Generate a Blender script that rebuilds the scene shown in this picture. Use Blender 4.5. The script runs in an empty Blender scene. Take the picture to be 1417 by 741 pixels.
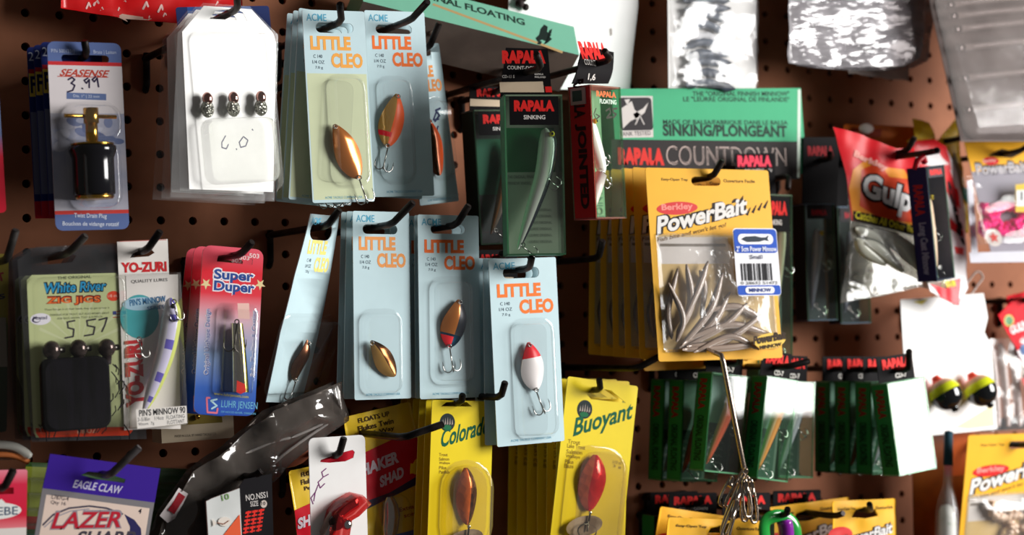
import bpy, bmesh, math, random
from mathutils import Vector, Matrix, noise
from mathutils.geometry import tessellate_polygon
random.seed(7)
S = bpy.context.scene
C = S.collection

# ------------------------------------------------------------------ camera, world, light, exposure
FPX = 2372.28
CAM = Vector((-.40766, -1.27329, 1.30877))
YAW, PIT, ROL = .51174, .03834, -.01796
ZW = 1.4                                   # height of the pegboard row the measurements start from
_f = Vector((math.sin(YAW)*math.cos(PIT), math.cos(YAW)*math.cos(PIT), math.sin(PIT)))
_r0 = Vector((math.cos(YAW), -math.sin(YAW), 0))
_u0 = _r0.cross(_f)
_r = math.cos(ROL)*_r0 + math.sin(ROL)*_u0
_u = -math.sin(ROL)*_r0 + math.cos(ROL)*_u0
cam = bpy.data.cameras.new('camera')
camo = bpy.data.objects.new('camera', cam)
C.objects.link(camo)
camo.matrix_world = Matrix(((_r.x, _u.x, -_f.x, CAM.x), (_r.y, _u.y, -_f.y, CAM.y), (_r.z, _u.z, -_f.z, CAM.z), (0, 0, 0, 1)))
cam.sensor_width = 36
cam.lens = 36*FPX/1417
cam.clip_start = .05
cam.dof.use_dof = True
cam.dof.focus_distance = 1.27
cam.dof.aperture_fstop = 5.0
S.camera = camo
w = bpy.data.worlds.new('room_light')
S.world = w
w.use_nodes = True
w.node_tree.nodes['Background'].inputs[0].default_value = (.95, .9, .86, 1)
w.node_tree.nodes['Background'].inputs[1].default_value = .07


def area(name, loc, target, sx, sy, power, col):
    l = bpy.data.lights.new(name, 'AREA')
    l.shape = 'RECTANGLE'
    l.size, l.size_y, l.energy, l.color = sx, sy, power, col
    o = bpy.data.objects.new(name, l)
    C.objects.link(o)
    o.location = loc
    o.rotation_euler = (Vector(target)-Vector(loc)).to_track_quat('-Z', 'Y').to_euler()
    return o


area('window_daylight', (2.0, -1.42, ZW+.33), (.45, 0, ZW+.05), 1.0, 1.2, 88, (1, .985, .96))
S.view_settings.view_transform = 'Standard'
S.view_settings.look = 'None'
S.view_settings.gamma = 1
S.view_settings.use_curve_mapping = False
S.view_settings.exposure = 0
S.cycles.transparent_max_bounces = 24
S.cycles.max_bounces = 8
S.cycles.caustics_reflective = False
S.cycles.caustics_refractive = False
S.cycles.sample_clamp_indirect = 4

# ------------------------------------------------------------------ measuring helpers


def ray(px, py):
    return _f*FPX + _r*(px-708.5) + _u*(370.5-py)


def at(px, py, d):
    """the point seen at a measured place of the photograph, d metres in front of the board"""
    r = ray(px, py)
    return CAM + r*((-d-CAM.y)/r.y)


class Fr:
    """the flat frame of one package: x along its top, z up, front to -y; origin at the bottom centre"""

    def __init__(s, tl, tr, bl, d, yaw=0, tilt=0):
        yaw, tilt = math.radians(yaw), math.radians(tilt)
        n = Vector((math.sin(yaw)*math.cos(tilt), -math.cos(yaw)*math.cos(tilt), math.sin(tilt)))
        c = at((tl[0]+tr[0])/2, (tl[1]+tr[1])/2, d)
        s.n, s.c = n, c
        TL, TR, BL = s.hit(tl), s.hit(tr), s.hit(bl)
        x = (TR-TL).normalized()
        z = x.cross(-n)
        s.w = (TR-TL).length
        s.h = (TL-BL).dot(z)
        o = (TL+TR)/2 - z*s.h
        y = -n
        s.M = Matrix(((x.x, y.x, z.x, o.x), (x.y, y.y, z.y, o.y), (x.z, y.z, z.z, o.z), (0, 0, 0, 1)))
        s.I = s.M.inverted()

    def hit(s, p, t=0):
        r = ray(*p)
        c = s.c+s.n*t
        return CAM + r*((c-CAM).dot(s.n)/r.dot(s.n))

    def uv(s, p, t=0):
        q = s.I @ s.hit(p, t)
        return (q.x, q.z)

    def fr(s, a, b):
        return ((a-.5)*s.w, (1-b)*s.h)

    def wp(s, u, v, t=0):
        return s.M @ Vector((u, -t, v))


# ------------------------------------------------------------------ materials


def lin(c):
    return tuple((x/255/12.92 if x/255 <= .04045 else ((x/255+.055)/1.055)**2.4) for x in c)


MATS = {}


def _new(name):
    m = bpy.data.materials.new(name)
    m.use_nodes = True
    return m, m.node_tree.nodes, m.node_tree.links, m.node_tree.nodes['Principled BSDF']


def P(r, g, b, rough=.6, var=.06, spec=.15, coat=0):
    """printed paper or board"""
    k = ('p', r, g, b, rough, var, spec, coat)
    if k in MATS:
        return MATS[k]
    m, N, L, bs = _new('print_%d_%d_%d' % (r, g, b))
    c = lin((r, g, b))
    nz = N.new('ShaderNodeTexNoise')
    nz.inputs['Scale'].default_value = 60
    nz.inputs['Detail'].default_value = 4
    tc = N.new('ShaderNodeTexCoord')
    L.new(tc.outputs['Object'], nz.inputs['Vector'])
    mx = N.new('ShaderNodeMix')
    mx.data_type = 'RGBA'
    mx.inputs['A'].default_value = tuple(x*(1-var) for x in c)+(1,)
    mx.inputs['B'].default_value = tuple(min(1, x*(1+var)) for x in c)+(1,)
    L.new(nz.outputs['Fac'], mx.inputs['Factor'])
    L.new(mx.outputs['Result'], bs.inputs['Base Color'])
    bs.inputs['Roughness'].default_value = rough
    bs.inputs['Specular IOR Level'].default_value = spec
    bs.inputs['Coat Weight'].default_value = coat
    bs.inputs['Coat Roughness'].default_value = .12
    MATS[k] = m
    return m


def G(r, g, b, **k):
    """glossy laminated print"""
    return P(r, g, b, rough=.35, spec=.25, **k)


def metal(r, g, b, rough=.25, bump=.0, scale=120, lacquer=0):
    k = ('m', r, g, b, rough, bump, scale, lacquer)
    if k in MATS:
        return MATS[k]
    m, N, L, bs = _new('metal_%d_%d_%d' % (r, g, b))
    bs.inputs['Base Color'].default_value = lin((r, g, b))+(1,)
    bs.inputs['Metallic'].default_value = 1-lacquer
    bs.inputs['Coat Weight'].default_value = lacquer
    bs.inputs['Coat Roughness'].default_value = .08
    nz = N.new('ShaderNodeTexNoise')
    nz.inputs['Scale'].default_value = scale
    mr = N.new('ShaderNodeMapRange')
    mr.inputs['To Min'].default_value = rough*.7
    mr.inputs['To Max'].default_value = rough*1.3
    L.new(nz.outputs['Fac'], mr.inputs['Value'])
    L.new(mr.outputs['Result'], bs.inputs['Roughness'])
    if bump:
        v = N.new('ShaderNodeTexVoronoi')
        v.inputs['Scale'].default_value = scale*3
        tc = N.new('ShaderNodeTexCoord')
        L.new(tc.outputs['Object'], v.inputs['Vector'])
        bp = N.new('ShaderNodeBump')
        bp.inputs['Strength'].default_value = bump
        bp.inputs['Distance'].default_value = .001
        L.new(v.outputs['Distance'], bp.inputs['Height'])
        L.new(bp.outputs['Normal'], bs.inputs['Normal'])
    MATS[k] = m
    return m


def clear(tint=(255, 255, 255), haze=.0, hazecol=(235, 235, 235), rough=.06, bump=0, scale=25, refl=1.0, stretch=(1, 1, 1)):
    """thin clear packaging plastic: see-through with a Fresnel sheen and some milky haze"""
    k = ('c', tint, haze, hazecol, rough, bump, scale, refl, stretch)
    if k in MATS:
        return MATS[k]
    m, N, L, bs = _new('clear_plastic')
    N.remove(bs)
    out = N['Material Output']
    tr = N.new('ShaderNodeBsdfTransparent')
    tr.inputs[0].default_value = lin(tint)+(1,)
    df = N.new('ShaderNodeBsdfDiffuse')
    df.inputs[0].default_value = lin(hazecol)+(1,)
    gl = N.new('ShaderNodeBsdfGlossy')
    gl.inputs['Roughness'].default_value = rough
    lw = N.new('ShaderNodeLayerWeight')
    pw = N.new('ShaderNodeMath')
    pw.operation = 'POWER'
    pw.inputs[1].default_value = 4.5
    L.new(lw.outputs['Facing'], pw.inputs[0])
    ml = N.new('ShaderNodeMath')
    ml.operation = 'MULTIPLY_ADD'
    ml.inputs[1].default_value = .6
    ml.inputs[2].default_value = .03*refl
    ml.use_clamp = True
    L.new(pw.outputs[0], ml.inputs[0])
    m1 = N.new('ShaderNodeMixShader')
    m2 = N.new('ShaderNodeMixShader')
    nz = N.new('ShaderNodeTexNoise')
    nz.inputs['Scale'].default_value = scale
    nz.inputs['Detail'].default_value = 3
    tc = N.new('ShaderNodeTexCoord')
    mp = N.new('ShaderNodeMapping')
    mp.inputs['Scale'].default_value = stretch
    mp.inputs['Rotation'].default_value = (0, .4 if stretch != (1, 1, 1) else 0, 0)
    L.new(tc.outputs['Object'], mp.inputs[0])
    L.new(mp.outputs[0], nz.inputs['Vector'])
    mh = N.new('ShaderNodeMath')
    mh.operation = 'MULTIPLY'
    mh.inputs[1].default_value = haze*2
    mh.use_clamp = True
    L.new(nz.outputs['Fac'], mh.inputs[0])
    L.new(mh.outputs[0], m1.inputs[0])
    L.new(tr.outputs[0], m1.inputs[1])
    L.new(df.outputs[0], m1.inputs[2])
    L.new(ml.outputs[0], m2.inputs[0])
    L.new(m1.outputs[0], m2.inputs[1])
    L.new(gl.outputs[0], m2.inputs[2])
    if bump:
        bp = N.new('ShaderNodeBump')
        bp.inputs['Strength'].default_value = bump
        bp.inputs['Distance'].default_value = .004
        L.new(nz.outputs['Fac'], bp.inputs['Height'])
        L.new(bp.outputs['Normal'], gl.inputs['Normal'])
    L.new(m2.outputs[0], out.inputs['Surface'])
    MATS[k] = m
    return m


def grad(name, stops, h, rough=.35):
    """print that fades from the bottom of a card to its top"""
    m, N, L, bs = _new(name)
    tc = N.new('ShaderNodeTexCoord')
    sx = N.new('ShaderNodeSeparateXYZ')
    L.new(tc.outputs['Object'], sx.inputs[0])
    d = N.new('ShaderNodeMath')
    d.operation = 'DIVIDE'
    d.inputs[1].default_value = h
    L.new(sx.outputs['Z'], d.inputs[0])
    rp = N.new('ShaderNodeValToRGB')
    e = rp.color_ramp.elements
    while len(e) > 1:
        e.remove(e[-1])
    e[0].position = stops[0][0]
    e[0].color = lin(stops[0][1])+(1,)
    for p, c in stops[1:]:
        q = e.new(p)
        q.color = lin(c)+(1,)
    L.new(d.outputs[0], rp.inputs[0])
    L.new(rp.outputs[0], bs.inputs['Base Color'])
    bs.inputs['Roughness'].default_value = rough
    return m


def mottled(name, c1, c2, scale, rough=.4, metallic=0, detail=4, stretch=(1, 1, 1), bump=0, lo=.4, hi=.6):
    m, N, L, bs = _new(name)
    tc = N.new('ShaderNodeTexCoord')
    mp = N.new('ShaderNodeMapping')
    mp.inputs['Scale'].default_value = stretch
    L.new(tc.outputs['Object'], mp.inputs[0])
    nz = N.new('ShaderNodeTexNoise')
    nz.inputs['Scale'].default_value = scale
    nz.inputs['Detail'].default_value = detail
    L.new(mp.outputs[0], nz.inputs['Vector'])
    rp = N.new('ShaderNodeValToRGB')
    rp.color_ramp.elements[0].position = lo
    rp.color_ramp.elements[1].position = hi
    rp.color_ramp.elements[0].color = lin(c1)+(1,)
    rp.color_ramp.elements[1].color = lin(c2)+(1,)
    L.new(nz.outputs['Fac'], rp.inputs[0])
    L.new(rp.outputs[0], bs.inputs['Base Color'])
    bs.inputs['Roughness'].default_value = rough
    bs.inputs['Specular IOR Level'].default_value = .15
    bs.inputs['Metallic'].default_value = metallic
    if bump:
        bp = N.new('ShaderNodeBump')
        bp.inputs['Strength'].default_value = bump
        bp.inputs['Distance'].default_value = .004
        L.new(nz.outputs['Fac'], bp.inputs['Height'])
        L.new(bp.outputs['Normal'], bs.inputs['Normal'])
    return m


# ------------------------------------------------------------------ mesh building
_TXT = {}


def text_mesh(s, bold):
    k = (s, bold)
    if k not in _TXT:
        cu = bpy.data.curves.new('lettering', 'FONT')
        cu.body = s
        cu.offset = bold
        cu.resolution_u = 3
        cu.fill_mode = 'FRONT'
        ob = bpy.data.objects.new('lettering', cu)
        me = ob.to_mesh()
        vs = [(v.co.x, v.co.y) for v in me.vertices]
        fs = [tuple(p.vertices) for p in me.polygons]
        ob.to_mesh_clear()
        bpy.data.objects.remove(ob)
        bpy.data.curves.remove(cu)
        x0, x1 = min(v[0] for v in vs), max(v[0] for v in vs)
        y0, y1 = min(v[1] for v in vs), max(v[1] for v in vs)
        _TXT[k] = ([((x-x0)/(x1-x0), (y-y0)/max(1e-6, y1-y0)) for x, y in vs], fs)
    return _TXT[k]


def rr(u0, v0, u1, v1, r, n=4):
    if u0 > u1:
        u0, u1 = u1, u0
    if v0 > v1:
        v0, v1 = v1, v0
    r = min(r, (u1-u0)/2*.99, (v1-v0)/2*.99)
    if r <= 1e-6:
        return [(u0, v0), (u1, v0), (u1, v1), (u0, v1)]
    o = []
    for cx, cy, a0 in ((u1-r, v0+r, -90), (u1-r, v1-r, 0), (u0+r, v1-r, 90), (u0+r, v0+r, 180)):
        for i in range(n+1):
            a = math.radians(a0+90*i/n)
            o.append((cx+r*math.cos(a), cy+r*math.sin(a)))
    return o


def ell(cu, cv, a, b, n=20, rot=0):
    o = []
    for i in range(n):
        t = 2*math.pi*i/n
        x, y = a*math.cos(t), b*math.sin(t)
        o.append((cu+x*math.cos(rot)-y*math.sin(rot), cv+x*math.sin(rot)+y*math.cos(rot)))
    return o


class MB:
    def __init__(s, F=None, lay=.15):
        s.F = F
        s.lay = lay                        # print lies within a few hundredths of a millimetre of its sheet
        s.v, s.f, s.m, s.sm, s.mats = [], [], [], [], []

    def ink(s, t):
        return t*s.lay if 0 < t <= .002 else t

    def mi(s, mat):
        if mat not in s.mats:
            s.mats.append(mat)
        return s.mats.index(mat)

    def add(s, vs, fs, mat, smooth=False):
        b = len(s.v)
        s.v += [tuple(x) for x in vs]
        many = callable(mat)
        for i, f in enumerate(fs):
            s.f.append(tuple(b+j for j in f))
            s.m.append(s.mi(mat(i) if many else mat))
            s.sm.append(smooth)

    def flat(s, outline, mat, t=.0004, holes=(), raw=False):
        """flat shape facing the front, outline in frame units"""
        t = t if raw else s.ink(t)
        loops = [list(outline)]+[list(h) for h in holes]
        vs = [(u, -t, v) for lp in loops for u, v in lp]
        tri = tessellate_polygon([[Vector((u, v, 0)) for u, v in lp] for lp in loops])
        fs = []
        for a, b, c in tri:
            A, B, D = vs[a], vs[b], vs[c]
            ar = (B[0]-A[0])*(D[2]-A[2])-(B[2]-A[2])*(D[0]-A[0])
            if abs(ar) < 1e-14:
                continue
            fs.append((a, b, c) if ar > 0 else (c, b, a))
        s.add(vs, fs, mat)
        return loops, fs

    def plate(s, outline, mat, t=0, th=.0006, holes=(), edge=None):
        b = len(s.v)
        t = s.ink(t)
        loops, fs = s.flat(outline, mat, t, holes, True)
        n = len(s.v)-b
        s.add([(x, -(t-th), z) for x, y, z in s.v[b:b+n]], [tuple(reversed(f)) for f in fs], mat)
        k = 0
        for lp in loops:
            m = len(lp)
            q = []
            for i in range(m):
                j = (i+1) % m
                q.append((k+i, k+j, n+k+j, n+k+i))
            e = s.mi(edge or mat)
            for f in q:
                s.f.append(tuple(b+x for x in f))
                s.m.append(e)
                s.sm.append(False)
            k += m

    def pts(s, pl, t=0):
        return [s.F.uv(p, t) for p in pl]

    def pp(s, pl, mat, t=.0004):
        s.flat(s.pts(pl), mat, t)

    def fb(s, a0, b0, a1, b1, mat, t=.0004, r=0):
        u0, v0 = s.F.fr(a0, b0)
        u1, v1 = s.F.fr(a1, b1)
        s.flat(rr(u0, v0, u1, v1, r), mat, t)

    def textuv(s, st, O, U, V, mat, bold=0, t=.0007, shear=0):
        vs, fs = text_mesh(st, bold)
        t = s.ink(t)
        k = shear*math.hypot(*V)/(math.hypot(*U) or 1)
        s.add([(O[0]+(a+k*b)*U[0]+b*V[0], -t, O[1]+(a+k*b)*U[1]+b*V[1]) for a, b in vs], fs, mat)

    def text(s, st, bl, br, h, mat, bold=0, t=.0007, shear=0):
        """lettering between two measured ends of its base line, h high (same measure)"""
        A, B = s.F.uv(bl, t), s.F.uv(br, t)
        U = (B[0]-A[0], B[1]-A[1])
        L = math.hypot(*U)
        k = h*L/max(1e-6, math.hypot(br[0]-bl[0], br[1]-bl[1])) if abs(br[0]-bl[0]) > abs(br[1]-bl[1]) else h*s.F.h/s._hpx()
        V = (-U[1]/L*k, U[0]/L*k)
        s.textuv(st, A, U, V, mat, bold, t, shear)

    def _hpx(s):
        F = s.F
        a = F.wp(0, 0)-CAM
        b = F.wp(0, F.h)-CAM
        pa = (FPX*a.dot(_r)/a.dot(_f), FPX*a.dot(_u)/a.dot(_f))
        pb = (FPX*b.dot(_r)/b.dot(_f), FPX*b.dot(_u)/b.dot(_f))
        return math.hypot(pa[0]-pb[0], pa[1]-pb[1])

    def ft(s, st, a0, b0, a1, b1, mat, bold=0, t=.0007, shear=0):
        """lettering in a box given as fractions of the package (from the top left)"""
        A = s.F.fr(a0, b1)
        B = s.F.fr(a1, b0)
        s.textuv(st, A, (B[0]-A[0], 0), (0, B[1]-A[1]), mat, bold, t, shear)

    def stroke(s, pl, wpx, mat, t=.0008):
        q = s.pts(pl, t)
        k = math.hypot(q[1][0]-q[0][0], q[1][1]-q[0][1])/max(1e-6, math.hypot(pl[1][0]-pl[0][0], pl[1][1]-pl[0][1]))
        s.strokeuv(q, wpx*k, mat, t)

    def strokeuv(s, q, w, mat, t=.0008):
        t = s.ink(t)
        for (a, b), (c, d) in zip(q, q[1:]):
            l = math.hypot(c-a, d-b) or 1e-6
            nx, ny = -(d-b)/l*w/2, (c-a)/l*w/2
            s.add([(a+nx, -t, b+ny), (a-nx, -t, b-ny), (c-nx, -t, d-ny), (c+nx, -t, d+ny)], [(0, 1, 2, 3)], mat)
        for a, b in q:
            o = ell(a, b, w/2, w/2, 8)
            s.add([(u, -t-.000005, v) for u, v in o], [tuple(range(8))], mat)

    def loft(s, rings, mat, cap=True, smooth=True, capback=False):
        n = len(rings[0][0])
        vs = [(u, -t, v) for o, t in rings for u, v in o]
        fs = []
        for k in range(len(rings)-1):
            for i in range(n):
                j = (i+1) % n
                fs.append((k*n+i, k*n+j, (k+1)*n+j, (k+1)*n+i))
        s.add(vs, fs, mat, smooth)
        if cap:
            o, t = rings[-1]
            s.flat(o, mat, t)
        if capback:
            o, t = rings[0]
            s.flat(o, mat, t)

    def blister(s, u0, v0, u1, v1, r, depth, mat, flange=.003, t0=.0009):
        if u0 > u1:
            u0, u1 = u1, u0
        if v0 > v1:
            v0, v1 = v1, v0

        def g(i):
            return rr(u0+i, v0+i, u1-i, v1-i, max(r-i, .0015))
        s.loft([(g(-flange), t0), (g(0), t0+.0003), (g(.0006), t0+depth*.35), (g(.0014), t0+depth*.8), (g(.003), t0+depth)], mat)

    def tube(s, pts, r, mat, n=8, cap=True, matf=None, flat=1.0):
        pts = [Vector(p) for p in pts]
        m = len(pts)
        rs = r if isinstance(r, (list, tuple)) else [r]*m
        d0 = (pts[1]-pts[0]).normalized()
        up = Vector((0, -1, 0)) if abs(d0.y) < .9 else Vector((0, 0, 1))
        rings = []
        for i in range(m):
            d = (pts[min(i+1, m-1)]-pts[max(i-1, 0)])
            d = d.normalized() if d.length > 1e-9 else d0
            a = up-d*up.dot(d)
            a = a.normalized() if a.length > 1e-6 else d.orthogonal().normalized()
            up = a
            b = d.cross(a)
            rings.append([pts[i]+a*(rs[i]*flat*math.cos(2*math.pi*j/n))+b*(rs[i]*math.sin(2*math.pi*j/n)) for j in range(n)])
        vs = [p for g in rings for p in g]
        fs = []
        idx = []
        for i in range(m-1):
            for j in range(n):
                k = (j+1) % n
                fs.append((i*n+j, i*n+k, (i+1)*n+k, (i+1)*n+j))
                idx.append((i/(m-1), j/n))
        s.add(vs, fs, (lambda q: matf(*idx[q])) if matf else mat, True)
        if cap:
            for e, o in ((0, 1), (m-1, 0)):
                q = [e*n+j for j in range(n)]
                b = len(s.v)-len(vs)
                s.f.append(tuple(b+x for x in (q if o else reversed(q))))
                s.m.append(s.mi(matf(0 if o else 1, 0) if matf else mat))
                s.sm.append(False)

    def lathe(s, u, t, prof, mat, n=20):
        """turned shape about an upright axis; prof = (radius, v)"""
        vs = []
        for r, v in prof:
            vs += [(u+r*math.cos(2*math.pi*j/n), -t+r*math.sin(2*math.pi*j/n), v) for j in range(n)]
        fs = []
        for i in range(len(prof)-1):
            for j in range(n):
                k = (j+1) % n
                fs.append((i*n+j, i*n+k, (i+1)*n+k, (i+1)*n+j))
        s.add(vs, fs, mat, True)

    def box(s, u0, v0, u1, v1, t0, t1, mats):
        """block from t0 (back) to t1 (front); mats = front,left,right,top,bottom,back"""
        p = [(u0, -t1, v0), (u1, -t1, v0), (u1, -t1, v1), (u0, -t1, v1), (u0, -t0, v0), (u1, -t0, v0), (u1, -t0, v1), (u0, -t0, v1)]
        if not isinstance(mats, (list, tuple)):
            mats = [mats]*6
        for f, m in zip(((0, 1, 2, 3), (4, 0, 3, 7), (1, 5, 6, 2), (3, 2, 6, 7), (4, 5, 1, 0), (5, 4, 7, 6)), mats):
            if m is not None:
                s.add([p[i] for i in f], [(0, 1, 2, 3)], m)

    def ball(s, c, r, mat, n=14, m=9, matf=None, sc=(1, 1, 1)):
        vs, fs, idx = [], [], []
        for i in range(m+1):
            th = math.pi*i/m
            for j in range(n):
                ph = 2*math.pi*j/n
                vs.append((c[0]+r*sc[0]*math.sin(th)*math.cos(ph), c[1]+r*sc[1]*math.sin(th)*math.sin(ph), c[2]+r*sc[2]*math.cos(th)))
        for i in range(m):
            for j in range(n):
                k = (j+1) % n
                fs.append((i*n+j, i*n+k, (i+1)*n+k, (i+1)*n+j))
                idx.append(i/m)
        s.add(vs, fs, (lambda q: matf(idx[q])) if matf else mat, True)

    def spoon(s, top, bot, w, t0, matf, bulge=.003, p=1.25):
        """stamped spoon blade; matf(along, across)"""
        ns, na = 22, 12
        ax = (bot[0]-top[0], bot[1]-top[1])
        L = math.hypot(*ax)
        d = (ax[0]/L, ax[1]/L)
        x = (-d[1], d[0])
        if x[0] < 0:
            x = (-x[0], -x[1])
        vs, fs, idx = [], [], []
        for side in (0, 1):
            for i in range(ns+1):
                q = i/ns
                f = max(.07, math.sin(math.pi*min(1, (q*.97+.02)**p))**.62)
                for j in range(na+1):
                    a = -1+2*j/na
                    u = top[0]+d[0]*q*L+x[0]*a*f*w/2
                    v = top[1]+d[1]*q*L+x[1]*a*f*w/2
                    y = t0+bulge*math.cos(a*math.pi/2)*f+.0014*math.sin(2*math.pi*q)-(.0007 if side else 0)
                    vs.append((u, -y, v))
        n1 = (ns+1)*(na+1)
        for side in (0, 1):
            for i in range(ns):
                for j in range(na):
                    k = side*n1+i*(na+1)+j
                    q = (k, k+1, k+na+2, k+na+1)
                    fs.append(q if side else q[::-1])
                    idx.append(((i+.5)/ns, -1+2*(j+.5)/na))
        s.add(vs, fs, lambda q: matf(*idx[q]), True)

    def treble(s, u, v, t, size, mat, tilt=0, r=.0005):
        """ring, shank and three bent points"""
        ring = [(u+.0016*math.cos(a), -t, v+.0016*math.sin(a)) for a in [2*math.pi*i/10 for i in range(11)]]
        s.tube(ring, r, mat, 5)
        ca, sa = math.cos(tilt), math.sin(tilt)

        def tr(x, y, z):
            return (u+x*ca-z*sa, -t+y, v-.0016+x*sa+z*ca)
        s.tube([tr(0, 0, 0), tr(0, 0, -size*.75)], r*1.2, mat, 6)
        for k in range(3):
            ph = math.radians(20+120*k)
            cx, cy = math.cos(ph), math.sin(ph)*.45
            pl = [tr(0, 0, -size*.6)]
            for i in range(8):
                a = math.pi*(1+i/7)
                rd = size*.24
                pl.append(tr(cx*(rd+rd*math.cos(a)), cy*(rd+rd*math.cos(a)), -size*.75+rd*math.sin(a)))
            pl.append(tr(cx*size*.47, cy*size*.47, -size*.5))
            s.tube(pl, [r]*(len(pl)-1)+[r*.3], mat, 5)

    def build(s, name, parent=None, warp=None, cu=0, cv=0, label=None):
        me = bpy.data.meshes.new(name)
        me.from_pydata(s.v, [], s.f)
        for m in s.mats:
            me.materials.append(m)
        me.polygons.foreach_set('material_index', s.m)
        me.polygons.foreach_set('use_smooth', s.sm)
        if cu or cv or warp:
            bm = bmesh.new()
            bm.from_mesh(me)
            us = [v.co.x for v in bm.verts]
            vs = [v.co.z for v in bm.verts]
            for n, lo, hi, ax in ((cu, min(us), max(us), 0), (cv, min(vs), max(vs), 2)):
                for i in range(1, n):
                    co = [0, 0, 0]
                    co[ax] = lo+(hi-lo)*i/n+1e-5
                    no = [0, 0, 0]
                    no[ax] = 1
                    bmesh.ops.bisect_plane(bm, geom=bm.verts[:]+bm.edges[:]+bm.faces[:], plane_co=co, plane_no=no, dist=1e-7)
            if warp:
                for v in bm.verts:
                    v.co = warp(v.co.copy())
                for f in bm.faces:
                    f.smooth = True
            bm.to_mesh(me)
            bm.free()
        me.update()
        o = bpy.data.objects.new(name, me)
        C.objects.link(o)
        if parent:
            o.parent = parent
        if label:
            o['label'] = label
        return o


class Thing:
    def __init__(s, name, label, cat, F, group=None):
        o = bpy.data.objects.new(name, None)
        o.empty_display_size = .02
        C.objects.link(o)
        o.matrix_world = F.M
        o['label'] = label
        o['category'] = cat
        if group:
            o['group'] = group
        s.o, s.F = o, F
        s.M = F.M.copy()

    def part(s, name, mb, warp=None, cu=0, cv=0, label=None, parent=None):
        return mb.build(name, parent or s.o, warp, cu, cv, label)


def tag(o, label, cat, group=None, kind=None):
    if label:
        o['label'] = label
    if cat:
        o['category'] = cat
    if group:
        o['group'] = group
    if kind:
        o['kind'] = kind
    return o


def copy_tree(o, parent=None):
    c = o.copy()
    C.objects.link(c)
    c.parent = parent
    for ch in [k for k in bpy.data.objects if k.parent is o]:
        copy_tree(ch, c)
    return c


def again(T, pivot, back, roll=0, label=None, du=0, dz=0, yaw=0, group=None):
    """one more package on the same rod: set back along it and swung about it"""
    c = copy_tree(T.o)
    Sx = Matrix.Translation(pivot)
    R = Matrix.Rotation(math.radians(roll), 4, 'Y') @ Matrix.Rotation(math.radians(yaw), 4, 'Z')
    c.matrix_world = Matrix.Translation((du, back, dz)) @ Sx @ R @ Sx.inverted() @ T.M
    c['label'] = label
    if group:
        c['group'] = group
    return c


ROD = None


def rod_mat():
    global ROD
    if ROD is None:
        ROD = mottled('blackened_steel', (26, 24, 24), (52, 46, 44), 80, rough=.42, metallic=.55)
    return ROD


def peg(p, label, tip, out=.013, fwd=.012, r=.0027, length=None, mat=None, group=None):
    """steel peg hook: board, straight rod past point p, upturned end whose tip is at the measured place"""
    p = Vector(p)
    d = -p.y+out
    b = Vector((p.x, -d, p.z))
    t = at(tip[0], tip[1], d+fwd)
    q = MB()
    m = mat or rod_mat()
    base = Vector((b.x, .003, b.z))
    pl = [base, Vector((b.x, -.004, b.z)), b+Vector((0, .012, 0)), b+Vector((0, .005, .0002))]
    e = (t-b).normalized()
    pl += [b+e*.003, b+e*.007, t-e*.001, t]
    o0 = Vector((b.x, 0, b.z))
    q.tube([x-o0 for x in pl], [r]*(len(pl)-1)+[r*.8], m, 10)
    q.tube([Vector((0, -.0035, .004)), Vector((0, -.0035, -.02)), Vector((0, -.001, -.0235)), Vector((0, .003, -.0254))], r, m, 8)
    o = q.build('peg_hook')
    o.location = o0
    tag(o, label, 'hook', group)
    return o


CLEAR = clear(haze=.015)
BLIS = clear(haze=.014, refl=1.8)
BOXC = clear(haze=.012, refl=2.3, rough=.03)
FILM = clear(haze=.04, bump=.4, scale=60, refl=1.0, rough=.12)
STEEL = metal(190, 188, 184, .2)
DARKST = metal(90, 86, 82, .3)
CHROME = metal(235, 235, 238, .12)
COPPER = metal(214, 130, 62, .2, lacquer=.4)
GOLD = metal(222, 170, 88, .2, lacquer=.4)
BRASS = metal(206, 160, 70, .2)
ORD = ['second', 'third', 'fourth', 'fifth', 'sixth', 'seventh', 'eighth']

# ================================================================== the setting: a brown pegboard
PIT_ = .0254
BOARD = mottled('brown_hardboard', (130, 82, 58), (148, 95, 68), 14, rough=.7, detail=6)


def pegboard():
    q = MB()
    R, n, T = .0033, 12, .005
    for c in range(-14, 66):
        for r in range(-19, 16):
            x, z = c*PIT_, r*PIT_
            h = PIT_/2
            sq = []
            for i in range(n):
                a = 2*math.pi*i/n
                dx, dz = math.cos(a), math.sin(a)
                k = h/max(abs(dx), abs(dz))
                sq.append((x+dx*k, 0, z+dz*k))
            inn = [(x+R*math.cos(2*math.pi*i/n), 0, z+R*math.sin(2*math.pi*i/n)) for i in range(n)]
            bk = [(a, T, b) for a, _, b in inn]
            fs = []
            for i in range(n):
                j = (i+1) % n
                fs.append((i, j, n+j, n+i))
                fs.append((n+i, n+j, 2*n+j, 2*n+i))
            cs = [(x+sx*h, 0, z+sz*h) for sx, sz in ((1, 1), (-1, 1), (-1, -1), (1, -1))]
            b = 3*n
            # the four corner slivers left by the twelve-sided cut
            for k, (i, j) in enumerate(((1, 2), (4, 5), (7, 8), (10, 11))):
                fs.append((i, b+k, j))
            q.add(sq+inn+bk+cs, fs, BOARD)
    o = q.build('wall_back')
    o.location = (0, 0, ZW)
    o['kind'] = 'structure'
    q = MB()
    q.box(-14.5*PIT_, -19.5*PIT_, 65.5*PIT_, 15.5*PIT_, -.045, -.03, P(30, 22, 18))
    o = q.build('wall_backing')
    o.location = (0, 0, ZW)
    o['kind'] = 'structure'


pegboard()

# ================================================================== spoon lures on pale blue cards
LCOL = (203, 228, 234)
INK = P(40, 60, 80)
BLUEINK = P(90, 170, 200)


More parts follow.
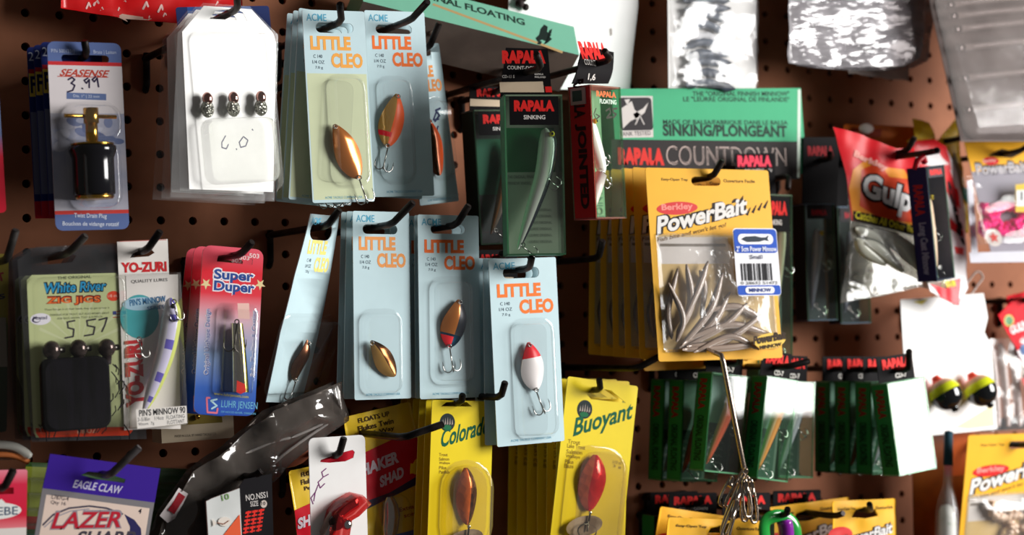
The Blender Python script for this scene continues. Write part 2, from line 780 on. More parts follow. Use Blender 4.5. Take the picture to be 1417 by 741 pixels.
def mid(a, b, k=.5):
    return (a[0]+(b[0]-a[0])*k, a[1]+(b[1]-a[1])*k)


def hang(T, slot, label, tip, out=.013, fwd=.012, **k):
    u, v = T.F.uv(slot)
    p = T.F.wp(u, v)
    T.pivot = p
    peg(p, label, tip, out, fwd, **k)


def slot_hole(F, c, wpx, hpx, kpx):
    u, v = F.uv(c)
    a, b = wpx*kpx/2, hpx*kpx/2
    return rr(u-a, v-b*1.1, u+a, v+b*.9, b*.95, 4)


def cleo(label, tl, tr, bl, d, slot, tcol, blis=None, spoon=None, col=LCOL, low=None, yaw=0, tilt=0, warp=None, group=None, sw=46, sh=11, price=None, shape=None):
    F = Fr(tl, tr, bl, d, yaw, tilt)
    k = F.w/math.hypot(tr[0]-tl[0], tr[1]-tl[1])
    T = Thing('lure_card', label, 'fishing lure', F, group)
    T.k = k
    q = MB(F)
    q.plate([F.uv(p) for p in shape] if shape else rr(-F.w/2, 0, F.w/2, F.h, .0015), P(*col, spec=.2, rough=.45), 0, .0007, [slot_hole(F, slot, sw, sh, k)], edge=P(236, 240, 240))
    T.pivot = F.wp(*F.uv((slot[0], slot[1]-sh*.3)))
    if low:
        q.fb(.02, .33, .98, .985, P(*low), .0002)
    t = P(*tcol)
    q.ft('ACME', .06, .02, .38, .058, BLUEINK, .01)
    q.ft('LITTLE', .1, .135, .75, .208, t, .05)
    q.ft('CLEO', .42, .222, .93, .3, t, .045)
    q.ft('C 140', .14, .232, .28, .25, INK)
    q.ft('1/4 OZ', .12, .262, .31, .28, INK)
    q.ft('7.0 g', .16, .292, .28, .31, INK)
    if not shape:
        q.ft('ACME TACKLE COMPANY USA', .2, .968, .8, .98, BLUEINK)
    if price:
        for pl in price:
            q.stroke(pl, 2.2, P(50, 60, 110), .0009)
    T.part('card', q, warp, cv=18 if warp else 0)
    if blis:
        b = MB(F)
        p0, p1 = F.uv((blis[0], blis[1])), F.uv((blis[2], blis[3]))
        b.blister(p0[0], p1[1], p1[0], p0[1], .008, .0105, BLIS)
        T.part('blister', b, warp, cv=12 if warp else 0)
    if spoon:
        top, bot = F.uv(spoon['top'], .004), F.uv(spoon['bot'], .004)
        sp = MB(F)
        sp.spoon(top, bot, spoon['w']*k, .0035, spoon['mat'], spoon.get('bulge', .003), spoon.get('p', 1.25))
        so = T.part('spoon', sp, warp)
        if spoon.get('hook', True):
            h = MB(F)
            ang = spoon.get('ang', 0)
            h.treble(bot[0], bot[1]+.0005, .0045, spoon.get('hs', .018), STEEL, ang)
            T.part('treble_hook', h, warp, parent=so)
        ring = MB(F)
        ring.tube([(top[0]+.0014*math.cos(a), -.0055, top[1]-.002+.0014*math.sin(a)) for a in [i*.63 for i in range(11)]], .0004, STEEL, 5)
        T.part('split_ring', ring, warp, parent=so)
    return T


RED = G(226, 30, 44)
ORANGE = G(250, 96, 34)
BLUEG = metal(40, 120, 160, .15)
BLACKG = G(24, 28, 36)
WHITEG = G(245, 238, 236)

# upper stack, copper spoon in front
T = cleo('pale card with a plain copper spoon, front card of the upper stack, yellowish lower half', (418, 13), (504, 16), (440, 281), .115,
         (463, 38), (252, 176, 84), (453, 108, 508, 255), dict(top=(463, 172), bot=(497, 247), w=35, mat=lambda s, a: COPPER, ang=.3), low=(214, 222, 184), sw=52, sh=13)
peg(T.pivot, 'black peg hook through the stack topped by the plain copper spoon', (470, 5))
for i, (bk, rl) in enumerate(((.009, 6.6), (.02, 7.0), (.032, 7.2))):
    again(T, T.pivot, bk, rl, 'pale blue spoon card, %s from the front in the plain copper spoon stack' % ORD[i], group='upper stack of blue spoon cards')

# upper stack in the shade, gold and orange spoon
T = cleo('grey-blue shaded card with a half gold half orange spoon', (504, 14), (587, 17), (512, 273), .082,
         (545, 40), (248, 120, 52), (522, 110, 572, 250), dict(top=(550, 130), bot=(536, 203), w=33, mat=lambda s, a: (RED if .72 < s < .84 and a < .1 else (ORANGE if a > -.05 else GOLD)), ang=-.3), sw=50, sh=11)
peg(T.pivot, 'long black peg hook through the card with the half orange spoon', (592, 2), out=.03, fwd=.03)
again(T, T.pivot, .012, 4.2, 'blue spoon card leaning behind the card with the half gold half orange spoon', du=.005)

# the twisted card beside it
T = cleo('narrow twisted blue card with an orange-edged dark spoon', (556, 62), (607, 60), (574, 286), .06, (584, 72), (250, 160, 84), (588, 140, 624, 245),
         dict(top=(593, 165), bot=(608, 243), w=24, mat=lambda s, a: ORANGE if a > .15 else metal(110, 70, 50, .2), hook=False), yaw=14,
         warp=lambda p: Vector((p.x, p.y-.10*(p.x+.01)*(1-p.z/.15)*.8, p.z)), price=[[(604, 155), (600, 166), (607, 165)], [(609, 150), (603, 153), (608, 160), (602, 168)], [(606, 175), (601, 195), (604, 210)]], sw=24, sh=8)
peg(T.pivot, 'black peg hook holding the narrow twisted blue card', (608, 32))

# middle row: bent card
T = cleo('bent pale card hanging askew with a small brown spoon and yellow lettering', (430, 295), (469, 299), (370, 558), .105, (443, 319), (244, 226, 130), (388, 437, 434, 541),
         dict(top=(423, 470), bot=(407, 527), w=17, mat=lambda s, a: metal(150, 96, 70, .25), ang=-.1, hs=.014), sw=30, sh=15, yaw=30, tilt=-16, shape=[(368, 557), (417, 558), (437, 460), (453, 380), (469, 300), (430, 296), (404, 380), (384, 460)],
         warp=lambda p: Vector((p.x, p.y-.003*math.sin(math.pi*p.z/.15), p.z)))
peg(T.pivot, 'black peg hook holding the bent card with the small brown spoon', (470, 290))

# middle row: gold spoon, sun-striped card
T = cleo('pale card with a small gold and brown spoon, just beyond the bent card', (488, 292), (566, 294), (497, 554), .10, (526, 317), (246, 164, 96), (499, 433, 552, 545),
         dict(top=(514, 472), bot=(547, 521), w=27, mat=lambda s, a: (GOLD if a < 0 else metal(130, 84, 50, .2)), hook=False), sw=48, sh=12)
peg(T.pivot, 'black peg hook through the card with the small gold and brown spoon', (572, 280), out=.02, fwd=.02)
for i, (bk, rl, du) in enumerate(((.012, 1.6, 0), (.022, 2.2, 0))):
    again(T, T.pivot, bk, rl, 'pale blue spoon card, %s from the front behind the small gold and brown spoon' % ORD[i], du=du, group='middle stack behind the gold spoon')

# middle row: copper and blue spoon
T = cleo('pale card with a copper and black-blue spoon above a treble hook', (578, 297), (662, 299), (582, 553), .105, (620, 317), (250, 118, 56), (596, 388, 651, 530),
         dict(top=(636, 415), bot=(622, 481), w=33, mat=lambda s, a: (RED if s > .78 and a < .1 else BLUEG if s > .72 else (COPPER if a < .2 else BLACKG)), ang=.15), sw=48, sh=11)
peg(T.pivot, 'black peg hook through the card with the copper and blue spoon', (649, 284))
for i, (bk, rl, du) in enumerate(((.010, .4, .002), (.022, 1.4, .0))):
    again(T, T.pivot, bk, rl, 'pale blue spoon card, %s from the front behind the copper and black-blue spoon' % ORD[i], du=du, group='middle stack behind the copper and blue spoon')

# lowest card: white spoon with a red head
T = cleo('pale card with a white spoon with a red head', (676, 359), (769, 356), (701, 618), .122, (721, 377), (250, 128, 56), (708, 447, 768, 602),
         dict(top=(732, 474), bot=(742, 541), w=32, mat=lambda s, a: (RED if s < .3 else WHITEG), ang=.35, bulge=.0035), sw=50, sh=13)
peg(T.pivot, 'black peg hook through the stack led by the white spoon with a red head', (736, 356))
for i, (bk, rl) in enumerate(((.009, 2.4), (.020, 3.6))):
    again(T, T.pivot, bk, rl, 'pale blue spoon card, %s from the front behind the white spoon with a red head' % ORD[i], group='low stack behind the red-headed spoon')

# ================================================================== drain plug package
F = Fr((65, 57), (167, 60), (67, 320), .10)
T = Thing('drain_plug_package', 'blue and white package with a brass and rubber drain plug, 3.99 by hand', 'drain plug', F)
k = F.w/102
q = MB(F)
q.plate(rr(-F.w/2, 0, F.w/2, F.h, .005), G(92, 110, 160), 0, .0007, [slot_hole(F, (118, 81), 66, 11, k)], edge=P(210, 214, 224))
q.fb(0, .115, 1, .9, mottled('sea_print', (196, 192, 200), (150, 156, 182), 34, rough=.3, lo=.35, hi=.7), .0002)
q.fb(0, .105, 1, .125, G(206, 52, 56), .0003)
q.fb(0, .895, 1, .915, G(206, 66, 60), .0003)
q.fb(0, .125, 1, .38, G(222, 214, 216), .0003)
# the picture of choppy water behind the plug
for i in range(26):
    a, b = random.uniform(.08, .92), random.uniform(.39, .62)
    u, v = F.fr(a, b)
    q.flat(ell(u, v, random.uniform(.003, .008), random.uniform(.002, .004), 12, random.uniform(-.6, .6)), G(*random.choice([(170, 174, 196), (120, 130, 166), (190, 190, 204), (100, 112, 150)])), .00035+.00001*i)
q.ft('P/N 5001231J', .05, .04, .36, .065, P(190, 200, 226))
q.ft('Brass | Laiton', .62, .04, .93, .065, P(190, 200, 226))
q.text('SEASENSE', (82, 105), (148, 107), 10, P(190, 66, 50), .03, shear=.5)
q.stroke([(80, 105.5), (150, 107)], 1, P(190, 66, 50))
for pl in ([(95, 110), (100, 107), (104, 110), (99, 115), (104, 118), (101, 125), (94, 127)], [(114, 122), (115, 122.6)], [(122, 108), (117, 111), (120, 115), (124, 110), (124, 121)], [(133, 106), (128, 110), (131, 113), (135, 108), (137, 120)]):
    q.stroke(pl, 2.2, P(50, 40, 70), .001)
q.pp([(92, 128), (147, 130), (147, 139), (92, 137)], G(98, 116, 160), .0005)
q.text('Dia. 1" | 22 mm', (102, 135.5), (138, 136.5), 5, P(206, 212, 230), 0, .0008)
q.text('Twist Drain Plug', (103, 303), (148, 304), 8, P(220, 226, 240), .008)
q.text('Bouchon de vidange rotatif', (87, 314), (165, 315), 7.5, P(220, 226, 240), .008)
T.part('card', q)
T.pivot = F.wp(*F.uv((118, 78)))
b = MB(F)
p0, p1 = F.uv((96, 196)), F.uv((162, 290))
b.blister(p0[0], p1[1], p1[0], p0[1], .009, .024, BLIS)
p0, p1 = F.uv((86, 146)), F.uv((163, 195))
b.blister(p0[0], p1[1]+.001, p1[0], p0[1], .009, .018, BLIS)
T.part('blister', b)
cu = F.uv((129, 240), .012)[0]
V = lambda y: F.uv((128, y), .012)[1]
q = MB(F)
rb = P(20, 20, 24, rough=.12, spec=.6)
q.lathe(cu, .013, [(0, V(271)), (.0125, V(272)), (.0142, V(269)), (.0142, V(240)), (.0142, V(220)), (.0155, V(213)), (.0162, V(209)), (.0160, V(203)), (0, V(201))], rb, 24)
po = T.part('rubber_barrel', q)
q = MB(F)
q.lathe(cu, .013, [(0, V(203)), (.0145, V(202)), (.0145, V(199)), (.005, V(197.5)), (.0042, V(197)), (.0042, V(172)), (.0052, V(171)), (.0052, V(150)), (0, V(149.5))], BRASS, 20)
T.part('brass_stem', q)
q = MB(F)
q.lathe(cu, .013, [(0, V(276)), (.0125, V(276)), (.0135, V(272)), (0, V(271))], BRASS, 20)
T.part('brass_washer', q)
q = MB(F)
a, b_ = F.uv((89, 160), .013), F.uv((161, 162), .013)
q.tube([(a[0], -.013, a[1]), (b_[0], -.013, b_[1])], .0014, BRASS, 8)
T.part('crossbar', q)
peg(T.pivot, 'black peg hook holding the drain plug package', (117, 56), out=.004, fwd=.004)
# blue cards behind it
for i, (x0, y0) in enumerate(((56, 58), (46, 62), (37, 65))):
    d = .091-.011*i
    F2 = Fr((x0, y0), (x0+84, y0+2), (x0-1, 303), d)
    T2 = Thing('tackle_card', 'navy card with yellow panel and red foot, %s of three behind the drain plug' % ['front', 'middle', 'rearmost'][i], 'tackle card', F2, 'navy cards behind the drain plug')
    q = MB(F2)
    q.plate(rr(-F2.w/2, 0, F2.w/2, F2.h, .003), G(30, 44, 110), 0, .0007, edge=P(60, 66, 120))
    q.fb(.01, .13, .4, .155, G(180, 30, 40), .0003)
    q.fb(.01, .155, .4, .29, G(222, 190, 70), .0003)
    q.ft('F', .03, .17, .13, .27, G(24, 30, 70), .03, .0006)
    q.fb(.0, .9, 1, 1, G(206, 30, 50), .0003)
    q.fb(.01, .38, .16, .86, G(108, 112, 140), .0003)
    q.ft('2', .02, .03, .1, .08, G(200, 206, 226), .0)
    T2.part('card', q)

# ================================================================== white jig package
F = Fr((268, 6), (358, 8), (258, 276), .12, yaw=11)
k = F.w/90
WHITE = P(252, 250, 246, rough=.4, spec=.7)


def jig_pack(label, group=None):
    T = Thing('jig_package', label, 'jig package', F, group)
    out = F and [F.uv(p) for p in [(236, 273), (380, 279), (385, 48), (346, 9), (281, 4), (246, 46)]]
    hole = [F.uv(p) for p in [(290, 26), (342, 29), (336, 17), (328, 13), (322, 17), (310, 14), (298, 15)]]
    q = MB(F)
    q.plate(out, clear(haze=.06, refl=1.2), 0, .0005, [hole])
    T.part('backing', q)
    q = MB(F)
    ins = [F.uv(p) for p in [(262, 262), (378, 266), (382, 60), (378, 46), (348, 13), (282, 8), (252, 44)]]
    q.plate(ins, WHITE, .0007, .0004, [hole])
    for pl in ([(313, 188), (308, 197), (308, 204), (314, 206), (317, 200)], [(328, 206), (328.5, 207)], [(337, 190), (332, 197), (334, 204), (341, 202), (344, 194), (338, 189)], [(350, 179), (351, 180)]):
        q.stroke(pl, 1.6, P(70, 60, 110), .0011)
    T.part('insert', q)
    q = MB(F)
    p0, p1 = F.uv((263, 45)), F.uv((383, 268))
    q.blister(p0[0], p1[1], p1[0], p0[1], .008, .014, clear(haze=.014, refl=.5), .002, .0015)
    T.part('blister', q)
    q = MB(F)
    p0, p1 = F.uv((272, 166)), F.uv((379, 252))
    q.loft([(rr(p0[0], p1[1], p1[0], p0[1], .008), .004), (rr(p0[0], p1[1], p1[0], p0[1], .008), .010), (rr(p0[0]+.002, p1[1]+.002, p1[0]-.002, p0[1]-.002, .006), .012)], clear(haze=.25, hazecol=(230, 235, 220)))
    T.part('pocket', q)
    for x, y in ((287, 137), (323, 136), (361, 135)):
        u, v = F.uv((x, y), .006)
        q = MB(F)
        q.ball((u, -.006, v), .0042, metal(190, 140, 130, .15), sc=(.9, .9, 1.15))
        j = T.part('jig_head', q)
        q = MB(F)
        u, v = F.uv((x, y+14), .006)
        q.ball((u, -.006, v), .0062, metal(150, 150, 140, .35, bump=1.0, scale=200), sc=(.8, .6, 1.0))
        T.part('glitter_body', q, parent=j)
    return T


T = jig_pack('white clear-fronted package of three silver jigs marked 6.0 by hand, front one of three')
T.pivot = F.wp(*F.uv((318, 18)))
peg(T.pivot, 'black peg hook holding the white jig packages', (328, -6), out=.016, fwd=.012)
for i in range(2):
    again(T, T.pivot, .0165*(i+1), .5*(i+1), 'clear jig package, %s from the front behind the one marked 6.0' % ORD[i], group='jig packages behind the front one')
F2 = Fr((243, 10), (372, 8), (243, 64), .055)
T2 = Thing('tackle_card', 'navy card mostly hidden behind the white jig package, below the red bag', 'tackle card', F2)
q = MB(F2)
q.plate(rr(-F2.w/2, 0, F2.w/2, F2.h, .002), G(34, 50, 104), 0, .0007)
q.fb(.12, .0, .8, .9, G(50, 90, 160), .0003)
q.ft('LEADS', .55, .3, .75, .7, G(190, 210, 230), .01)
T2.part('card', q)

# ================================================================== red bag at the top
F = Fr((84, -110), (330, -100), (84, 14), .03)
T = Thing('bait_bag', 'glossy red bag with white print, cut off by the top edge', 'bait bag', F)


def crinkle(amp, sc, seed=0, puff=0):
    def f(p):
        n = noise.noise(Vector((p.x*sc+seed, p.z*sc, seed)))+.5*noise.noise(Vector((p.x*sc*2.3, p.z*sc*2.3+seed, 4)))
        return Vector((p.x, p.y-amp*n-amp, p.z))
    return f


q = MB(F)
q.plate([F.uv(p) for p in [(83, 12), (112, 17), (150, 23), (170, 26), (246, 33), (334, 20), (330, -100), (84, -110)]], G(214, 20, 24, coat=.2), 0, .0008)
rnd = random.Random(3)
for x, y, s_ in ((122, 8, 7), (133, 3, 8), (140, 13, 4), (165, 12, 5), (201, 8, 8), (222, 12, 8), (228, 20, 5), (172, 2, 4), (208, 22, 5), (255, 16, 6), (300, 6, 6)):
    q.stroke([(x-s_*.5, y+s_*.6), (x, y-s_*.5), (x+s_*.3, y+s_*.2)], s_*.35, G(236, 190, 184), .0006)
q.pp([(160, 24), (168, 20), (210, 26), (205, 28.5), (172, 27), (176, 31)], G(214, 176, 160), .0006)
T.part('bag', q, crinkle(.0025, 60, 2), cu=26, cv=14)

# ================================================================== left column
# black-skirted jig package
F = Fr((38, 382), (166, 378), (50, 607), .10)
k = F.w/128


def zig_pack(label, full=True):
    T = Thing('jig_package', label, 'jig package', F, 'clear jig packages in the left column')
    hole = [F.uv(p) for p in [(66, 366), (100, 363), (106, 354), (92, 350), (76, 351), (66, 357)]]
    q = MB(F)
    q.plate([F.uv(p) for p in [(44, 612), (203, 608), (186, 352), (172, 336), (50, 342), (24, 360)]], clear(tint=(222, 222, 226), haze=.07, hazecol=(150, 150, 150), refl=1.2), 0, .0006, [hole])
    T.part('backing', q)
    q = MB(F)
    c = [F.uv(p) for p in [(50, 606), (178, 603), (184, 596), (168, 384), (160, 378), (44, 381), (37, 388), (46, 596)]]
    q.plate(c, G(196, 204, 150), .0008, .0005)
    q.pp([(49, 593), (183, 591), (184, 596), (178, 603), (54, 606), (50, 600)], G(222, 66, 34), .0010)
    if full:
        for i in range(9):
            a = math.radians(-70+17*i)
            q.pp([(110, 480), (110+120*math.sin(a)*.5, 480-120*math.cos(a)*.55), (110+120*math.sin(a+.07)*.5, 480-120*math.cos(a+.07)*.55)], G(206, 212, 166), .00095)
    q.text('THE ORIGINAL', (80, 387), (127, 385), 4, P(50, 60, 50), .01, .0012)
    q.text('White River', (59, 408), (148, 404), 17, P(16, 24, 40), .09, .0012, shear=.15)
    q.text('White River', (60, 406.5), (147, 402.5), 14, P(40, 150, 200), .02, .0014, shear=.15)
    q.text('ZIG JIGS', (64, 424), (141, 422), 14, P(120, 24, 20), .08, .0012)
    q.text('ZIG JIGS', (65.5, 423), (139.5, 421), 11, P(240, 110, 40), .02, .0014)
    q.flat(ell(*F.uv((157, 410)), 9.5*k, 7*k, 20), P(226, 70, 40), .0012)
    q.text('1/8 oz.', (150, 412), (164, 411), 4, P(250, 200, 180), 0, .0014)
    q.text('These fish get it on their heads, they do get to bass it', (62, 431), (152, 428), 3.4, P(60, 70, 50), 0, .0012)
    q.text('DESIGNED FOR TROUT, BUT ALSO WORKS GREAT', (70, 438), (152, 435), 3, P(60, 70, 50), 0, .0012)
    q.text('FOR BASS, BREAM, TOO! & A PERCH', (80, 443), (142, 440), 3, P(60, 70, 50), 0, .0012)
    q.flat(ell(*F.uv((56, 442)), 14*k, 8*k, 24), P(236, 232, 240), .0012)
    q.flat(ell(*F.uv((50, 443)), 6*k, 4*k, 16), P(50, 40, 80), .0013)
    q.flat(ell(*F.uv((51, 443)), 4.5*k, 2.8*k, 16), P(236, 232, 240), .0014)
    q.text('Mustad', (47, 443), (66, 442), 5, P(40, 40, 80), .01, .0016)
    for i in range(5):
        q.pp([(156, 431+2*i), (168, 430.6+2*i), (168, 431.6+2*i), (156, 432+2*i)], P(200, 60, 60) if i % 2 == 0 else P(230, 226, 220), .0012)
    q.pp([(156, 431), (161, 430.8), (161, 435.8), (156, 436)], P(60, 70, 130), .0014)
    for pl in ([(104, 444), (94, 446), (95, 454), (103, 456), (102, 466), (91, 468)], [(133, 442), (121, 444), (122, 451), (132, 453), (130, 463), (118, 465)], [(138, 443), (149, 440), (146, 450), (142, 459)]):
        q.stroke(pl, 2.3, P(60, 56, 60), .0016)
    q.text('1/8 OZ', (108, 601), (134, 599.5), 7, P(240, 190, 160), .01, .0014)
    T.part('card', q)
    q = MB(F)
    p0, p1 = F.uv((40, 384)), F.uv((176, 596))
    q.blister(p0[0], p1[1], p1[0], p0[1], .008, .013, clear(haze=.008, refl=1), .003, .0015)
    T.part('blister', q)
    q = MB(F)
    p0, p1 = F.uv((52, 497)), F.uv((150, 592))

    def g(i):
        return rr(p0[0]+i, p1[1]+i, p1[0]-i, p0[1]-i, .007)
    q.loft([(g(0), .003), (g(.0005), .010), (g(.002), .0118)], mottled('black_skirts', (6, 5, 7), (14, 11, 18), 90, rough=.95, stretch=(3, 3, .3)))
    pk = T.part('skirt_pocket', q)
    if full:
        q = MB(F)
        rnd = random.Random(11)
        for i in range(26):
            x = rnd.uniform(52, 172) if i < 14 else rnd.uniform(154, 172)
            y0 = 588 if i < 14 else rnd.uniform(500, 570)
            a, b = F.uv((x, y0), .004), F.uv((x+rnd.uniform(-8, 8), y0+rnd.uniform(8, 24)), .004)
            q.tube([(a[0], -.004, a[1]), ((a[0]+b[0])/2+.001, -.006, (a[1]+b[1])/2), (b[0], -.004, b[1])], .0004, P(24, 20, 26), 4)
        T.part('skirt_strands', q, parent=pk)
    for x, y in ((71, 485), (108, 483), (147, 482)):
        u, v = F.uv((x, y), .006)
        q = MB(F)
        q.ball((u, -.007, v), .0062, mottled('lead_grey_%d' % x, (60, 50, 48), (96, 84, 80), 200, rough=.18, metallic=.7), sc=(1, 1, 1.05))
        q.tube([(u+.005, -.0075, v), (u+.0085, -.0075, v+.0002)], .0022, DARKST, 8)
        q.tube([(u, -.007, v-.005), (u, -.006, v-.011)], [.0035, .003], P(50, 40, 40), 8)
        T.part('jig_head', q)
    return T


T = zig_pack('clear package of three round-headed jigs with a black skirt pocket, front of its stack')
T.pivot = F.wp(*F.uv((86, 353)))
peg(T.pivot, 'grey peg hook over the black-skirted jig package', (119, 326), out=.014, fwd=.012, mat=mottled('worn_steel', (70, 66, 62), (100, 95, 90), 60, rough=.4, metallic=.6))
for i in range(2):
    again(T, T.pivot, .016*(i+1), .8*(i+1), 'clear jig package, %s from the front behind the black-skirted jigs' % ORD[i])


def grid_ellipse(F, c, a, b, k, n=24, rot=0):
    u, v = F.uv(c)
    return ell(u, v, a*k, b*k, n, rot)


def plug(q, pts, rad, top, belly, n=12, flat=1.0, side=None, bars=None):
    """minnow-shaped lure body: back on one side, belly on the other"""
    def mf(i, j):
        lat = -math.sin(2*math.pi*(j+.5/n))
        if bars and abs(lat) < .35 and int(i*15) % 3 == 0:
            return bars
        if lat > .55:
            return top
        return side if side and lat > -.45 else belly
    q.tube(pts, rad, belly, n, True, mf, flat)


def curve(F, pl, t, n=14):
    """smooth line through measured points, t in front of the frame"""
    q = [Vector((F.uv(p, t)[0], -t, F.uv(p, t)[1])) for p in pl]
    q = [q[0]+(q[0]-q[1])]+q+[q[-1]+(q[-1]-q[-2])]
    o = []
    for i in range(1, len(q)-2):
        for j in range(n):
            s_ = j/n
            a, b, c, d = q[i-1:i+3]
            o.append(.5*((2*b)+(-a+c)*s_+(2*a-5*b+4*c-d)*s_*s_+(-a+3*b-3*c+d)*s_**3))
    o.append(q[-2])
    return o


def fishrad(n, w, nose=.35, tail=.12, peak=.32):
    o = []
    for i in range(n):
        s_ = i/(n-1)
        if s_ < peak:
            f = nose+(1-nose)*math.sin(s_/peak*math.pi/2)**.8
        else:
            f = tail+(1-tail)*math.cos((s_-peak)/(1-peak)*math.pi/2)**.75
        o.append(w*f)
    o[0] *= .4
    return o


# ---- boxed minnow with white hang card
F = Fr((173, 380), (250, 377), (184, 594), .118)
k = F.w/77
D = .018
TB = -.0165
T = Thing('lure_box', 'white-backed clear box with a pearly purple-striped minnow, beside the black-skirted jigs', 'lure box', F)
q = MB(F)
PAPERW = P(238, 232, 226)
hole = [F.uv(p, TB) for p in [(180, 357), (206, 355), (214, 350), (210, 346), (200, 344), (184, 351)]]
q.plate([F.uv(p, TB) for p in [(172, 596), (244, 592), (238, 480), (232, 331), (162, 335), (166, 420)]], PAPERW, TB, .0007, [hole])
q.text('YO-ZURI', (168, 378), (231, 376), 14, P(206, 40, 46), .05, TB+.0002)
q.stroke([(166, 334.5), (230, 332)], 1, P(200, 120, 110), TB+.0001)
T.part('hang_card', q)
q = MB(F)
q.flat([F.uv(p, TB) for p in [(174, 382), (246, 380), (250, 594), (180, 594)]], PAPERW, TB+.0003)
q.text('QUALITY LURES', (182, 393), (232, 390), 5, P(90, 90, 90), 0, TB+.0005)
q.flat(grid_ellipse(F, (203, 438), 27, 30, k, 28), P(70, 170, 176), TB+.0004)
q.flat([(u, v) for u, v in grid_ellipse(F, (204, 420), 25, 9, k, 24)], P(170, 206, 226), TB+.0005)
q.text("PIN'S MINNOW", (180, 424), (230, 418), 9, P(40, 110, 160), .02, TB+.0006)
q.text('SERIES', (204, 430), (228, 427), 5, P(40, 110, 160), .02, TB+.0006)
A, B = F.uv((200, 562), TB), F.uv((197, 470), TB)
U = (B[0]-A[0], B[1]-A[1])
q.textuv('YO-ZURI', A, U, (-.013, -.0005), P(206, 44, 50), .06, TB+.0005)
T.part('backing', q)
q = MB(F)
q.box(-F.w/2, 0, F.w/2, F.h, -.017, .0, [BOXC, None, None, None, None, None])
u0, u1 = -F.w/2, F.w/2
q.box(u0, 0, u1, F.h, -D, 0, [None, BOXC, BOXC, clear(haze=.12), PAPERW, None])
T.part('clear_case', q)
q = MB(F)
q.pp([(188, 567), (258, 562), (259, 586), (190, 594)], PAPERW, .0006)
q.text("PIN'S MINNOW 90", (193, 577), (257, 572), 9, P(30, 30, 34), .025, .0009)
q.text('3-5/8in   1/4oz', (191, 584), (227, 581), 5, P(90, 90, 90), 0, .0009)
q.text('FLOATING', (231, 581), (256, 578.5), 5, P(70, 70, 70), 0, .0009)
q.text('90mm  7g', (192, 591), (214, 589), 5, P(90, 90, 90), 0, .0009)
q.text('FLOTTANT', (232, 588), (256, 585.5), 5, P(70, 70, 70), 0, .0009)
T.part('label', q)
q = MB(F)
pl = curve(F, [(241, 412), (242, 440), (233, 490), (216, 540), (203, 572)], -.002+.0, 8)
PEARL = P(236, 232, 240, rough=.15, spec=.6)
plug(q, [Vector((p.x, .0095, p.z)) for p in pl], fishrad(len(pl), .0072), P(206, 214, 120, rough=.15), PEARL, 14, .7, P(220, 214, 240, rough=.12), P(110, 100, 190, rough=.15))
lu = T.part('minnow_lure', q)
q = MB(F)
for p in ((240, 418), (192, 470)):
    u, v = F.uv(p, -.004)
    q = MB(F)
    q.treble(u, v, -.003, .012, STEEL, .2)
    T.part('treble_hook', q, parent=lu)
q = MB(F)
q.ball((F.uv((240, 424), -.002)[0], .0035, F.uv((240, 424), -.002)[1]), .0018, P(20, 20, 24, rough=.1))
T.part('eye', q, parent=lu)
T.pivot = F.wp(*F.uv((196, 348), TB), TB)
peg(T.pivot, 'black peg hook holding the pearly minnow box', (222, 320), out=.012, fwd=.012)

# ---- red and blue spoon cards
F = Fr((281, 339), (365, 346), (279, 574), .112)
k = F.w/84


